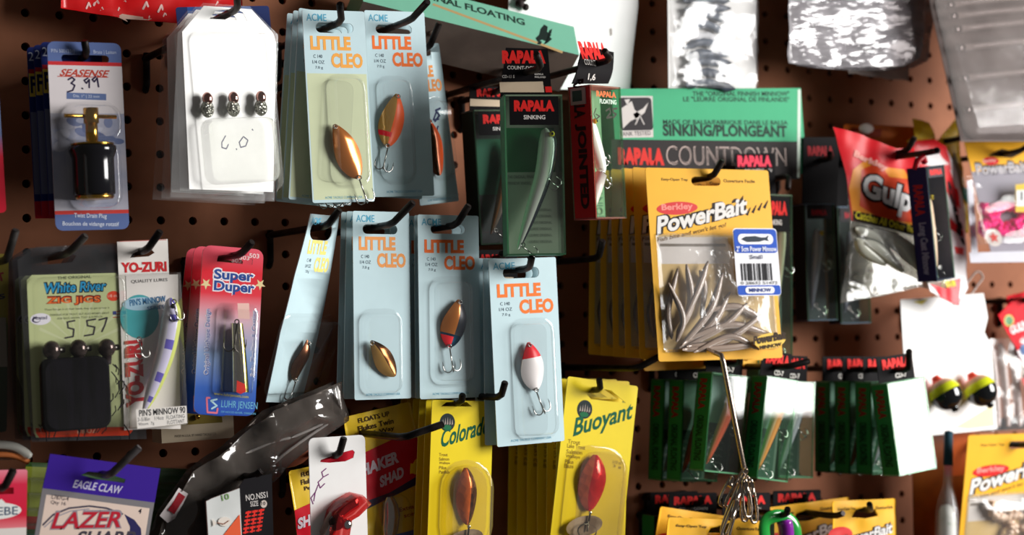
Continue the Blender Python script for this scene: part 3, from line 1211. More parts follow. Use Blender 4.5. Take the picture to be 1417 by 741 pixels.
def duper(label, group=None):
    T = Thing('lure_card', label, 'fishing lure', F, group)
    hole = [F.uv(p) for p in [(300, 362), (349, 367), (350, 360), (346, 355), (320, 352), (302, 354)]]
    q = MB(F)
    q.plate(rr(-F.w/2, 0, F.w/2, F.h, .006), grad('red_to_blue_card', [(0, (30, 76, 176)), (.16, (54, 104, 196)), (.36, (150, 176, 220)), (.56, (226, 190, 204)), (.72, (232, 50, 66)), (.85, (226, 24, 44)), (1, (236, 90, 110))], F.h), 0, .0007, [hole], edge=P(230, 226, 226))
    q.text('Super', (294, 392), (353, 396), 21, P(245, 240, 245), .09, .0006)
    q.text('Super', (296, 390), (351, 394), 17, P(44, 76, 150), .035, .0009)
    q.text('Duper', (294, 408), (354, 412), 21, P(245, 240, 245), .09, .0006)
    q.text('Duper', (296, 406), (352, 410), 17, P(44, 76, 150), .035, .0009)
    q.text('503', (345, 357), (359, 358), 6, P(250, 220, 220), .02, .0006)
    for c in ((285, 393), (360, 394)):
        u, v = F.uv(c)
        st = [(u+(.0042 if i % 2 else .0017)*math.sin(i*math.pi/5), v+(.0042 if i % 2 else .0017)*math.cos(i*math.pi/5)) for i in range(10)]
        q.flat(st, P(236, 214, 160), .0005)
    A, B = F.uv((291, 520)), F.uv((293, 428))
    q.textuv('Original U-shape Design', A, (B[0]-A[0], B[1]-A[1]), (-.005, 0), P(240, 236, 246), .05, .0006)
    q.textuv('Original U-shape Design', (A[0]-.0002, A[1]), (B[0]-A[0], B[1]-A[1]), (-.0042, 0), P(70, 90, 160), .01, .0009)
    A, B = F.uv((355, 522)), F.uv((357, 430))
    q.textuv('Spin, Trolling & Casting', A, (B[0]-A[0], B[1]-A[1]), (-.005, 0), P(240, 236, 246), .05, .0006)
    q.textuv('Spin, Trolling & Casting', (A[0]-.0002, A[1]), (B[0]-A[0], B[1]-A[1]), (-.0042, 0), P(70, 90, 160), .01, .0009)
    q.text('www.luhrjensen.com', (296, 548), (344, 553), 5, P(214, 206, 90), .01, .0006)
    q.text('LUHR JENSEN', (306, 567), (356, 570), 12, P(120, 190, 220), .0, .0006)
    q.text('OF HOOD RIVER, OREGON', (306, 572), (354, 575), 3, P(120, 190, 220), 0, .0006)
    q.strokeuv([F.uv(p) for p in [(290, 551), (286, 551), (287, 571), (300, 572), (301, 566)]], .0013, P(230, 120, 140), .0007)
    q.strokeuv([F.uv(p) for p in [(300, 553), (292, 555), (300, 562), (293, 566)]], .0012, P(190, 226, 236), .0008)
    T.part('card', q)
    q = MB(F)
    p0, p1 = F.uv((303, 425)), F.uv((345, 548))
    q.blister(p0[0], p1[1], p1[0], p0[1], .004, .011, BLIS, .0035)
    T.part('blister', q)
    q = MB(F)
    # folded U-shaped blade
    MIR = metal(236, 232, 222, .1)
    vs, fs = [], []
    pr = [(-.0055, .002), (-.0052, .006), (-.002, .0072), (.002, .0072), (.005, .0062), (.0055, .002)]
    top, bot = F.uv((325, 448)), F.uv((330, 543))
    for i in range(9):
        s_ = i/8
        for x, t in pr:
            vs.append((top[0]+(bot[0]-top[0])*s_+x*(.75+.35*s_), -(t+.0012*math.sin(s_*3)), top[1]+(bot[1]-top[1])*s_))
    n = len(pr)
    for i in range(8):
        for j in range(n-1):
            fs.append((i*n+j, i*n+j+1, (i+1)*n+j+1, (i+1)*n+j))
    q.add(vs, fs, lambda i: MIR if i % 5 < 3 else metal(210, 200, 110, .15), True)
    sp = T.part('folded_spoon', q)
    q = MB(F)
    q.flat([F.uv(p, .009) for p in [(328, 527), (339, 532), (341, 542), (333, 546), (327, 543)]], G(220, 50, 40), .009)
    T.part('red_tag', q, parent=sp)
    q = MB(F)
    q.flat([F.uv(p, .008) for p in [(329, 420), (345, 420), (346, 442), (330, 441)]], G(246, 200, 190), .0075)
    T.part('pink_tag', q, parent=sp)
    q = MB(F)
    u, v = F.uv((333, 446), .008)
    q.treble(u-.003, v, .0085, .02, DARKST, -.05)
    T.part('treble_hook', q, parent=sp)
    return T


T = duper('red and blue card with a folded silver spoon, front of three')
T.pivot = F.wp(*F.uv((324, 354)))
peg(T.pivot, 'black peg hook through the red and blue cards', (349, 335), out=.013, fwd=.013)
again(T, T.pivot, .020, 1.4, 'red and blue card second in its stack, behind the folded silver spoon')
again(T, T.pivot, .036, 3.0, 'rearmost red and blue card beside the pearly minnow box', dz=-.001)

# ---- beige box below them
F = Fr((216, 420), (316, 416), (226, 614), .055)
T = Thing('lure_box', 'beige cardboard box with a khaki window, low behind the red and blue cards', 'lure box', F)
CARD_B = P(214, 196, 168)
q = MB(F)
q.box(-F.w/2, 0, F.w/2, F.h, -.022, 0, CARD_B)
q.pp([(236, 590), (308, 585), (306, 570), (234, 575)], mottled('khaki_window', (130, 112, 50), (168, 146, 76), 20, rough=.3), .0004)
q.text('MADE IN U.S.A. BY HAND TACKLE CO.', (242, 606), (300, 602.5), 3.2, P(90, 80, 70), 0, .0006)
T.part('carton', q)
q = MB(F)
u, v = F.uv((272, 577))
q.ball((u, -.002, v), .0022, BRASS, 10, 6)
T.part('brass_stud', q)
peg(F.wp(0, F.h*.96, -.011), 'black peg hook behind the red and blue cards, holding the beige box', (300, 400), out=.02, fwd=.01)

# ---- things cut by the left edge
F = Fr((-66, 36), (-7, 37), (-66, 297), .09)
T = Thing('tackle_card', 'blue and red card cut off by the picture edge beside the drain plug', 'tackle card', F)
q = MB(F)
q.plate(rr(-F.w/2, 0, F.w/2, F.h, .003), grad('blue_red_card', [(0, (214, 20, 50)), (.3, (206, 24, 50)), (.42, (96, 110, 150)), (1, (120, 160, 216))], F.h), 0, .0008)
T.part('card', q)
F = Fr((-70, 350), (12, 352), (-62, 600), .075)
k = F.w/82
T = Thing('bait_card', 'yellow and green card in a clear pack at the picture edge beside the black jigs', 'bait card', F)
q = MB(F)
q.plate(rr(-F.w/2, 0, F.w/2, F.h, .002), grad('yellow_green_card', [(0, (24, 60, 30)), (.42, (30, 84, 40)), (.6, (96, 130, 50)), (.66, (214, 200, 50)), (1, (226, 214, 60))], F.h), 0, .0007)
q.text('BAIT', (-26, 396), (8, 388), 12, P(200, 40, 50), .04)
q.text('Jigs', (-26, 425), (9, 416), 14, P(40, 40, 90), .02)
q.flat([F.uv(p) for p in [(-30, 440), (8, 440), (10, 508), (-30, 508)]], P(206, 200, 190), .0005)
T.part('card', q)
q = MB(F)
q.plate([F.uv(p, .002) for p in [(-66, 350), (18, 352), (24, 520), (40, 560), (44, 636), (-60, 640)]], clear(tint=(214, 210, 206), haze=.12, hazecol=(140, 130, 120)), .002, .0006)
T.part('clear_pack', q)
q = MB(F)
pl = curve(F, [(-40, 622), (-10, 616), (18, 618), (34, 626), (42, 634)], .006, 6)
q.tube(pl, [.003]*(len(pl)-1)+[.001], clear(haze=.5, hazecol=(235, 235, 225), refl=2), 8)
pl = curve(F, [(-40, 636), (-10, 630), (18, 631), (40, 640)], .004, 6)
q.tube(pl, .002, P(190, 110, 60), 8)
T.part('rolled_rim', q)
peg(F.wp(*F.uv((0, 362))), 'grey peg hook at the picture edge over the yellow card', (22, 318), out=.02, fwd=.012, mat=MATS.get('x') or mottled('dull_steel', (60, 58, 56), (86, 82, 80), 60, rough=.4, metallic=.6))

F = Fr((-62, 653), (38, 650), (-60, 800), .12)
k = F.w/100
T = Thing('lure_card', 'bright red card with a white oval name, cut off at the lower left', 'fishing lure', F)
q = MB(F)
hole = [F.uv(p) for p in [(-30, 686), (19, 684), (19, 675), (-30, 677)]]
q.plate(rr(-F.w/2, 0, F.w/2, F.h, .0015), grad('red_pink_card', [(0, (236, 228, 222)), (.44, (236, 228, 222)), (.445, (240, 130, 140)), (.56, (222, 26, 60)), (.86, (226, 40, 76)), (1, (246, 140, 160))], F.h), 0, .0007, [hole])
u, v = F.uv((-8, 708))
q.flat(ell(u, v, 38*k, 12*k, 30), P(240, 240, 236), .0004)
q.pp([(-8, 697), (2, 691), (8, 697)], P(240, 240, 236), .00045)
q.text('PHOEBE', (-44, 716), (25, 713), 12, P(90, 104, 124), .015)
T.part('card', q)
T.pivot = F.wp(*F.uv((0, 676)))
peg(T.pivot, 'dark square-bent peg hook through the bright red card at lower left', (19, 650), out=.010, fwd=.004)
F2 = Fr((-50, 662), (34, 660), (-50, 780), .108)
T2 = Thing('lure_card', 'dark red card peeking through the slot of the bright red card at lower left', 'fishing lure', F2)
q = MB(F2)
q.plate(rr(-F2.w/2, 0, F2.w/2, F2.h, .0015), G(150, 14, 30), 0, .0007)
T2.part('card', q)

# ---- hook packet with purple header
F = Fr((69, 628), (222, 649), (48, 780), .12)
k = F.w/154
T = Thing('hook_packet', 'fish hook packet with a deep purple header and red lettering, hanging askew', 'hook packet', F)
hole = [F.uv(p) for p in [(112, 658), (135, 664), (172, 669), (174, 664), (150, 656), (122, 653)]]
q = MB(F)
PUR = P(58, 26, 148)
q.plate([F.uv(p) for p in [(69.5, 628.5), (222, 649), (214, 696), (59, 676)]], PUR, .0008, .0009, [hole])
q.text('EAGLE CLAW', (101, 675.5), (167, 684.5), 11, P(206, 200, 226), .02, .0014, shear=.2)
T.part('header', q)
q = MB(F)
q.plate([F.uv(p) for p in [(59, 674), (214, 694), (196, 800), (40, 790)]], P(128, 124, 128), 0, .0006)
q.pp([(64, 685), (207, 704), (192, 800), (46, 790)], P(232, 208, 194), .0005)
q.text('L787G-4', (71.5, 691), (95, 694), 6, P(60, 50, 60), .01, .001)
q.text('Qty 16', (70, 699), (91, 701.5), 6, P(60, 50, 60), .01, .001)
q.text('4', (191, 711), (195.5, 712), 7, P(50, 40, 50), .02, .001)
arc = [(60, 727), (74, 713), (96, 704), (124, 701), (148, 704), (170, 712)]
q.stroke(arc, 2.6, P(70, 66, 84), .0009)
q.stroke([(62, 730), (78, 716), (98, 708), (124, 705)], 1.5, P(150, 146, 160), .0010)
q.pp([(172, 712), (186, 720), (195, 732), (196, 745), (178, 745), (180, 730)], P(44, 40, 90), .0009)
q.text('LAZER', (69, 734), (169, 732), 26, P(150, 140, 150), .05, .0011, shear=.3)
q.text('LAZER', (71, 732.5), (167, 730.5), 22, P(190, 30, 50), .02, .0014, shear=.3)
q.text('SHARP', (104, 754), (184, 754), 18, P(70, 64, 76), .03, .0011, shear=.3)
T.part('packet', q)
T.pivot = F.wp(*F.uv((142, 657)))
peg(T.pivot, 'grey peg hook through the purple-headed hook packet', (193, 619), out=.016, fwd=.012, mat=mottled('grey_steel', (74, 70, 70), (104, 98, 98), 60, rough=.4, metallic=.5))
# green packs behind it
F = Fr((36, 640), (262, 650), (36, 790), .07)
T = Thing('bait_pack', 'dim green and yellow clear pack behind the purple-headed hook packet', 'bait pack', F)
q = MB(F)
q.plate(rr(-F.w/2, 0, F.w/2, F.h, .003), mottled('green_print', (38, 78, 30), (60, 96, 36), 22), 0, .0008)
q.fb(.0, .04, .16, .5, G(140, 150, 50), .0003)
q.fb(.0, .5, .16, .62, G(150, 46, 36), .0003)
q.fb(.0, .66, .16, .85, G(30, 90, 66), .0003)
T.part('card', q)
q = MB(F)
for i in range(6):
    u0, v0 = F.fr(.02, .08+.14*i)
    u1, _ = F.fr(.98, 0)
    q.tube([(u0, -.004, v0), (u1, -.004, v0+.001)], .006, FILM, 10)
T.part('ribbed_film', q)

# ---- crumpled see-through bag
F = Fr((250, 560), (470, 540), (280, 741), .095)
T = Thing('plastic_bag', 'crumpled see-through grey bag sagging below the bent card', 'plastic bag', F)
q = MB(F)
GREY = clear(tint=(178, 172, 168), haze=.22, hazecol=(156, 146, 138), bump=.7, scale=18, rough=.1, refl=2.6)
q.plate([F.uv(p) for p in [(236, 760), (300, 741), (335, 700), (400, 640), (474, 582), (468, 528), (420, 548), (372, 568), (310, 620), (262, 652), (222, 710), (205, 760)]], GREY, .004, .0005)


def crumple(amp, sc, seed, sharp=1.0):
    def f(p):
        n = noise.ridged_multi_fractal(Vector((p.x*sc+seed, p.z*sc, seed)), 1.0, 2.0, 3, 1.0, 2.0)
        return Vector((p.x, p.y-amp*n*sharp, p.z))
    return f


T.part('front_film', q, crumple(.006, 26, 5), cu=40, cv=40)
q = MB(F)
q.plate([F.uv(p) for p in [(236, 760), (300, 741), (335, 700), (400, 640), (474, 582), (468, 528), (420, 548), (372, 568), (310, 620), (262, 652), (222, 710), (205, 760)]], GREY, -.012, .0005)
T.part('back_film', q, crumple(.004, 30, 9), cu=30, cv=30)
q = MB(F)
SHN = clear(haze=.5, hazecol=(190, 184, 180), refl=2.0)
for pl in ([(466, 534), (470, 556), (474, 582)], [(330, 704), (352, 676), (390, 632), (472, 574)], [(322, 640), (326, 658), (336, 676)], [(322, 672), (322, 690), (328, 704)], [(404, 606), (436, 592), (472, 574)], [(340, 628), (380, 612), (404, 606)]):
    c = curve(F, pl, .010, 6)
    q.tube(c, [.0004]+[.0011]*(len(c)-2)+[.0003], SHN, 6)
T.part('fold_creases', q)
q = MB(F)
q.pp([(213, 712), (240, 674), (252, 682), (234, 716), (224, 722)], G(206, 196, 196), .009)
q.pp([(224, 704), (240, 680), (248, 686), (232, 710)], G(150, 30, 40), .0096)
T.part('red_label', q, crumple(.003, 40, 5), cu=4, cv=4)
q = MB(F)
q.ball((F.uv((398, 628))[0], .002, F.uv((398, 628))[1]), .012, P(120, 66, 44), sc=(1.6, .4, .9))
T.part('contents', q)
peg(F.wp(*F.uv((440, 560)), -.004), 'black peg hook hidden behind the crumpled bag', (452, 548), out=.003, fwd=.004)

# ---- small black box with red marks
F = Fr((286, 672), (378, 658), (290, 770), .125)
k = F.w/92
T = Thing('hook_box', 'small black box with red characters and a painted white reflection, below the crumpled bag', 'hook box', F)
q = MB(F)
BK = P(22, 20, 24, rough=.25, spec=.6)
q.plate([F.uv(p) for p in [(330, 676), (338, 664), (376, 656), (379, 760), (328, 760)]], BK, .0, .001)
q.text('NO.NSS1', (341, 694), (371, 689), 8, P(216, 210, 206), .01, .0006)
q.text('SIZE', (347, 702), (358, 700.5), 7, P(216, 210, 206), .01, .0006)
q.flat(ell(*F.uv((365, 698)), 4.6*k, 5*k, 18), P(216, 200, 190), .0006)
q.text('10', (362, 700), (368, 699.5), 4.5, P(40, 36, 40), .02, .0009)
for i in range(3):
    for j in range(3):
        x, y = 340+9*j-1.5*i, 709-1.5*j+11*i
        q.pp([(x, y), (x+8, y-1.4), (x+7.4, y+1.6), (x-.4, y+3)], P(236, 50, 40), .0006)
        q.pp([(x+2.5, y-1), (x+5, y-1.4), (x+3.5, y+8), (x+1.2, y+8.4)], P(236, 50, 40), .0007)
        q.pp([(x-.6, y+6), (x+7, y+4.4), (x+6.6, y+6.6), (x-1, y+8)], P(236, 50, 40), .0008)
T.part('box_face', q)
q = MB(F)
wp = [F.uv(p) for p in [(284, 694), (292, 690), (330, 676), (334, 760), (288, 760)]]
q.plate(wp, mottled('painted_reflection', (226, 228, 226), (170, 174, 172), 12, rough=.2, lo=.45, hi=.7), .0022, .002, edge=P(230, 180, 170))  # pale colour paints daylight reflected on the left of the glossy black face
q.pp([(304, 745), (330, 712), (332, 745)], P(238, 100, 60), .0026)
q.flat(ell(*F.uv((309, 722)), 9*k, 6*k, 18, -.2), P(236, 226, 216), .0029)
q.pp([(298, 724), (292, 718), (293, 729)], P(236, 226, 216), .003)
q.stroke([(301, 724), (310, 726), (317, 721)], 1, P(150, 90, 70), .0034)
q.text('10', (308, 694), (318, 691), 8, P(120, 160, 90), .01, .0026)
T.part('reflection_panel', q)
q = MB(F)
q.box(F.uv((290, 700))[0], 0, F.uv((376, 700))[0], F.uv((300, 690))[1], -.014, -.002, BK)
T.part('box_body', q)
peg(F.wp(*F.uv((352, 662)), -.006), 'black peg hook behind the small black box', (362, 652), out=.003, fwd=.003)

# ================================================================== boxed minnows in the middle
GREENP = P(24, 104, 62)
DKGREEN = P(28, 120, 70)
INKG = P(36, 40, 38)
BLK = P(20, 18, 20, rough=.6, spec=.06)
RREDS = P(226, 40, 36)
PALEG = clear(tint=(214, 232, 218), haze=.05, hazecol=(150, 190, 160))


def lettering(q, F, a0, b0, a1, b1, t=.0006, col=None):
    """the blocky red name with its slab letters"""
    q.ft('RAPALA', a0, b0, a1, b1, col or RREDS, .07, t)


def lure_box(label, F, D, side, back, lure=True, group=None, header=True, sinking='SINKING', tab=None, right=None, lurecols=None, lpath=None, lw=.0065, tabtext='COUNT-DOWN', sidetext=None, frontmat=None, edge=None, glare=None):
    T = Thing('lure_box', label, 'lure box', F, group)
    w_, h_ = F.w/2, F.h
    q = MB(F)
    q.box(-w_, 0, w_, h_, -D, -D+.0012, back)
    q.box(-w_, 0, -w_+.0012, h_, -D, 0, side)
    q.box(w_-.0012, 0, w_, h_, -D, 0, right or PALEG)
    q.box(-w_, 0, w_, .0012, -D, 0, edge or side)
    q.box(-w_, h_-.0012, w_, h_, -D, 0, edge or P(196, 186, 178))
    if sidetext:
        for st, v0, v1, col in sidetext:
            vs, fs = text_mesh(st, .05)
            # reads down the left side
            q.add([(-w_-.0003, D*.75-b*D*.5, v0+(v1-v0)*a) for a, b in vs], fs, col)
    T.part('carton', q)
    q = MB(F)
    q.flat(rr(-w_, 0, w_, h_, 0), frontmat or BOXC, 0)
    e = PALEG
    for u in (-w_, w_-.0014):
        q.box(u, 0, u+.0014, h_, -.001, .0006, e)
    for v in (0, h_-.0012):
        q.box(-w_+.0014, v, w_-.0014, v+.0012, -.001, .0006, e)
    T.part('clear_front', q)
    q = MB(F)
    tb = -D+.0016
    if header:
        q.fb(.09, .012, .93, .19, BLK, .0002)
        lettering(q, F, .17, .035, .86, .105)
        q.ft(sinking, .33, .128, .7, .155, P(226, 220, 214), .02)
        T.part('header', q)
    if tab:
        q = MB(F, .15)
        lf = .0006 if tab.get('warp') else .0002
        pl = [F.uv(p, -D*.5) for p in tab['pl']]
        q.plate(pl, BLK, -D*.5, .0007)
        x0, y0, x1, y1 = tab['name']
        q.text('RAPALA', (x0, y1), (x1, y1-(x1-x0)*tab.get('sl', 0)), y1-y0, tab.get('col', RREDS), .07, -D*.5+lf)
        for st, a, b, h in tab.get('text', []):
            q.text(st, a, b, h, P(220, 214, 208), .015, -D*.5+.0005)
        for pl in tab.get('white', []):
            q.flat([F.uv(p, -D*.5) for p in pl], P(206, 186, 160), -D*.5+.0006)
        if tab.get('red'):
            q.flat([F.uv(p, -D*.5) for p in tab['red']], RREDS, -D*.5+.0006)
        T.part('hang_tab', q, tab.get('warp'), cu=30 if tab.get('warp') else 0, cv=30 if tab.get('warp') else 0)
    if lure:
        q = MB(F)
        pl = [Vector((F.fr(*p)[0], D*.5, F.fr(*p)[1])) for p in lpath]
        q2 = []
        a = [pl[0]*2-pl[1]]+pl+[pl[-1]*2-pl[-2]]
        for i in range(1, len(a)-2):
            for j in range(8):
                s_ = j/8
                A, B, C_, D_ = a[i-1:i+3]
                q2.append(.5*((2*B)+(-A+C_)*s_+(2*A-5*B+4*C_-D_)*s_*s_+(-A+3*B-3*C_+D_)*s_**3))
        q2.append(pl[-1])
        top, belly, sd = lurecols
        plug(q, q2, fishrad(len(q2), lw), top, belly, 14, .8, sd)
        L = T.part('minnow_lure', q)
        q = MB(F)
        p = q2[len(q2)//9]
        q.ball((p.x+lw*.45, p.y-lw*.7, p.z-.001), .0022, P(226, 200, 60, rough=.15), 10, 6)
        q.ball((p.x+lw*.47, p.y-lw*.7-.0012, p.z-.001), .0013, P(20, 20, 20, rough=.15), 8, 5)
        T.part('eye', q, parent=L)
        q = MB(F)
        for kf in (.5, .97):
            q = MB(F)
            p = q2[int(kf*(len(q2)-1))]
            q.treble(p.x+.002, p.z, -p.y+lw*.5, .012, STEEL, .9)
            T.part('treble_hook', q, parent=L)
    return T, tb


LG = P(226, 238, 216, rough=.2, spec=.6)
LB = P(34, 36, 46, rough=.2, spec=.6)
LS = P(196, 200, 190, rough=.2, spec=.6)
# big one in the middle
F = Fr((697, 131), (778, 131), (693, 354), .152, yaw=-20)
T, tb = lure_box('tall clear box with a dark-backed silver-green minnow, hung in the upper middle', F, .020, P(92, 150, 116), P(150, 150, 142), tab=dict(
    pl=[(692, 134), (700, 66), (758, 68), (764, 134)], name=(695, 70, 755, 88), sl=-.0,
    text=[('COUNT-DOWN', (702, 96), (749, 97), 5), ('CD-11 S', (695, 108), (712, 108), 4), ('RAPALA', (740, 104), (752, 104), 2.5), ('FINLAND', (740, 108), (755, 108), 2.5)],
    white=[[(691, 114), (751, 113), (753, 128), (692, 128)]], red=[(754, 120), (763, 120), (764, 128), (755, 128)]),
    lurecols=(LB, LG, LS), lpath=[(.74, .2), (.77, .3), (.68, .5), (.45, .74), (.22, .96)], lw=.0072)
q = MB(F)
q.fb(.1, .19, .92, .47, GREENP, tb)
q.fb(.05, .47, .95, .985, P(176, 172, 164), tb)
q.ft('THE ORIGINAL FINNISH', .1, .49, .6, .51, P(110, 110, 108), 0, tb+.0005)
q.ft('MINNOW SINKING', .1, .53, .5, .55, P(110, 110, 108), 0, tb+.0005)
for i in range(6):
    q.ft('LEURRE ORIGINAL', .45, .7+.04*i, .85, .717+.04*i, P(120, 120, 116), 0, tb+.0005)
T.part('insert', q)
T.pivot = F.wp(*F.uv((729, 100), -.01), -.01)
peg(T.pivot, 'dark peg hook through the tab of the tall silver-green minnow box', (742, 74), out=.022, fwd=.01)

# darker one behind it
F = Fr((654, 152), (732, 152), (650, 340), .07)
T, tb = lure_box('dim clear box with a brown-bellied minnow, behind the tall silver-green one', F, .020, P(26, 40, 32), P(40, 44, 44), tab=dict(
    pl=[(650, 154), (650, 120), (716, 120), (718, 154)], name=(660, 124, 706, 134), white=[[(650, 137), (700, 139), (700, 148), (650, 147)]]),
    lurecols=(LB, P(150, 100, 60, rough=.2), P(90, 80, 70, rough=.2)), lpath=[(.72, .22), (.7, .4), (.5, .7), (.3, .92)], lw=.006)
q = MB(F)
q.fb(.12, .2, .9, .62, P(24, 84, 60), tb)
T.part('insert', q)
peg(F.wp(*F.uv((684, 128), -.01), -.01), 'black peg hook behind the tall silver-green minnow box', (700, 108), out=.012, fwd=.01)
# boxes glimpsed between the blue cards, lower
for i, (x, y, d, lab) in enumerate(((655, 402, .085, 'clear box with red lettering seen between two blue spoon cards, front of two'), (643, 404, .058, 'clear box mostly hidden between two blue spoon cards, rear of two'))):
    F = Fr((x, y), (x+62, y), (x, y+150), d)
    T, tb = lure_box(lab, F, .020, P(60, 60, 60), P(110, 90, 86), tab=dict(
        pl=[(x, y+2), (x, y-56), (x+60, y-56), (x+62, y+2)], name=(x+2, y-56+8, x+46, y-56+20), text=[('COUNT-DOWN', (x+6, y-25), (x+40, y-25), 5)], white=[[(x, y-18), (x+55, y-18), (x+55, y-8), (x, y-8)]]),
        lurecols=(LB, P(150, 110, 100, rough=.2), P(120, 110, 110, rough=.2)), lpath=[(.6, .24), (.6, .4), (.4, .7), (.3, .92)], lw=.006, group='boxes between the blue cards')
    T.pivot = F.wp(*F.uv((x+30, y-44), -.01), -.01)
    if i == 0:
        peg(T.pivot, 'black peg hook for the clear boxes between the blue cards', (x+40, y-52), out=.012, fwd=.006)

# red box with crumpled tab
F = Fr((816, 117), (858, 121), (816, 303), .158, yaw=22)
T, tb = lure_box('narrow red-sided box with a jointed white minnow and crumpled black tab', F, .021, P(214, 34, 40), P(160, 196, 160), header=False, tab=dict(
    pl=[(792, 116), (797, 88), (807, 65), (826, 66), (851, 72), (846, 90), (841, 116)], name=(804, 67, 842, 82), sl=-.06,
    text=[('COUNT', (806, 90), (822, 92), 5), ('1,6', (812, 112), (822, 113), 6)],
    warp=lambda p: Vector((p.x, p.y-.0025*math.sin((p.z-.105)*130), p.z))),
    lurecols=(P(236, 240, 226, rough=.2), P(226, 232, 214, rough=.2), P(244, 246, 240, rough=.2)), lpath=[(.22, .22), (.36, .36), (.6, .6), (.5, .66)], lw=.0065, edge=P(226, 120, 120),
    sidetext=[('RAPALA', .108, .078, P(60, 14, 18)), ('JOINTED', .074, .008, P(60, 14, 18))])
q = MB(F)
q.fb(.06, .01, .94, .98, P(172, 204, 168), tb)
q.ft('RAPALA', .2, .04, .85, .085, P(216, 110, 60), .05, .0006)
q.ft('FLOATING', .3, .1, .85, .135, P(220, 236, 220), .02, .0006)
A, B = F.fr(.97, .99), F.fr(.97, .68)
q.textuv('JOINTED', A, (0, B[1]-A[1]), (-.012, 0), P(130, 164, 140), .02, tb+.0006)
for pl in ([(826, 150), (823, 158), (826, 165), (831, 161), (826, 158)], [(840, 153), (845, 150), (846, 156), (841, 163), (848, 162)], [(855, 150), (849, 151), (850, 156), (854, 158), (850, 163)]):
    q.stroke(pl, 1.6, P(60, 60, 50), .001)
T.part('insert', q)
q = MB(F)
pl = [Vector((F.fr(a, b)[0], .0095, F.fr(a, b)[1])) for a, b in ((.55, .66), (.42, .76), (.3, .86), (.2, .95))]
plug(q, pl, [.0055, .005, .0036, .0016], P(236, 240, 226, rough=.2), P(230, 226, 214, rough=.2), 12, .8)
T.part('jointed_tail', q)
q = MB(F)
q.box(-F.w/2-.0012, F.h*.86, -F.w/2, F.h*.985, -.018, -.004, P(190, 150, 150))
q.box(-F.w/2-.0014, F.h*.885, -F.w/2, F.h*.965, -.016, -.007, P(60, 70, 66))
T.part('side_emblem', q)
T.pivot = F.wp(*F.uv((826, 88), -.01), -.01)
peg(T.pivot, 'black peg hook through the crumpled tab of the red-sided box', (836, 70), out=.02, fwd=.008)
q = None

# ================================================================== large cartons at the back
F = Fr((846, 123), (1108, 122), (846, 250), .062)
T = Thing('carton', 'large green and black carton lying along the board, behind the yellow bait bags', 'carton', F)
GRN = P(66, 168, 122)
q = MB(F)
q.box(-F.w/2, 0, F.w/2, F.h, -.05, 0, [GRN, GRN, P(200, 214, 200), GRN, BLK, BLK])
q.pp([(846, 193), (1106, 196), (1106, 248), (846, 250)], P(34, 28, 28), .0003)
q.pp([(1104, 124), (1108, 124), (1107, 246), (1103, 246)], P(206, 222, 208), .0005)
q.pp([(858, 133), (903, 133), (904, 190), (858, 191)], P(206, 200, 196), .0003)
q.flat(rr(*F.uv((859, 181)), *F.uv((901, 135)), .003), P(40, 36, 40), .0005)
for pl in ([(860, 150), (874, 140), (878, 152), (888, 160), (872, 168), (862, 178)], [(876, 158), (890, 150), (897, 142), (892, 156), (880, 166)], [(864, 138), (872, 137), (868, 146)]):
    q.pp(pl, P(206, 200, 196), .0007)
q.stroke([(880, 172), (886, 160), (892, 172)], 1.5, P(206, 200, 196), .0008)
q.text('TANK TESTED', (858, 188.5), (901, 187), 5, P(50, 46, 50), .01, .0006)
q.text('THE "ORIGINAL FINNISH MINNOW"', (959, 133), (1093, 133), 5.5, P(24, 52, 44), .02, .0006)
q.text('LE "LEURRE ORIGINAL DE FINLANDE"', (946, 140.5), (1093, 141), 5.5, P(24, 52, 44), .02, .0006)
q.text('MADE OF BALSA/FABRIQUE DANS LE BALSA', (918, 173), (1091, 174), 6, P(24, 52, 44), .025, .0006)
q.text('SINKING/PLONGEANT', (918, 188.5), (1090, 190), 13.5, P(20, 46, 38), .04, .0006)
q.text('RAPALA', (856, 228), (920, 229), 20, P(214, 44, 36), .07, .0006)
q.text('COUNTDOWN', (923, 228), (1089, 230), 21, P(200, 180, 172), .0, .0006)
q.text('COUNTDOWN', (924.5, 227), (1087.5, 229), 19, P(34, 28, 28), -.022, .0008)
T.part('box', q)
peg(F.wp(F.w*.30, -.0035, -.03), 'black peg hook under one end of the green and black carton', (1090, 262), out=.055, fwd=.008)
peg(F.wp(-F.w*.30, -.0035, -.03), 'black peg hook under the other end of the green and black carton', (930, 262), out=.055, fwd=.008)

# tipped carton at the top
F = Fr((500, -38), (794, 37), (479, -4), .043, yaw=0, tilt=38)
T = Thing('carton', 'pale green carton tipped forward at the top, showing its grey underside', 'carton', F)
TEAL = P(128, 196, 168)
KRAFT = mottled('grey_carton_board', (112, 98, 90), (134, 118, 108), 20, rough=.7)
q = MB(F)
q.box(-F.w/2, 0, F.w/2, F.h, -.042, 0, [TEAL, TEAL, TEAL, TEAL, KRAFT, KRAFT])
q.pp([(600, 4.5), (779, 71), (778, 74), (598, 7)], P(190, 160, 110), .0003)
q.text('ORIGINAL FLOATING', (556, -12), (727, 35), 14, P(38, 60, 52), .03, .0006)
for pl in ([(748, 40), (753, 34), (758, 37), (757, 44), (763, 48), (757, 58), (750, 55), (744, 58), (741, 53), (746, 48)], [(760, 42), (764, 40), (763, 46), (759, 50), (764, 54), (757, 60), (752, 62), (756, 55)], [(746, 56), (743, 61), (748, 62), (750, 58)]):
    q.pp(pl, P(30, 44, 40), .0006)
T.part('box', q)
q = MB(F)
q.ball((-.03, .014, -.0006), .003, P(214, 196, 180), 10, 6, sc=(1, 1, .3))
T.part('paint_fleck', q)
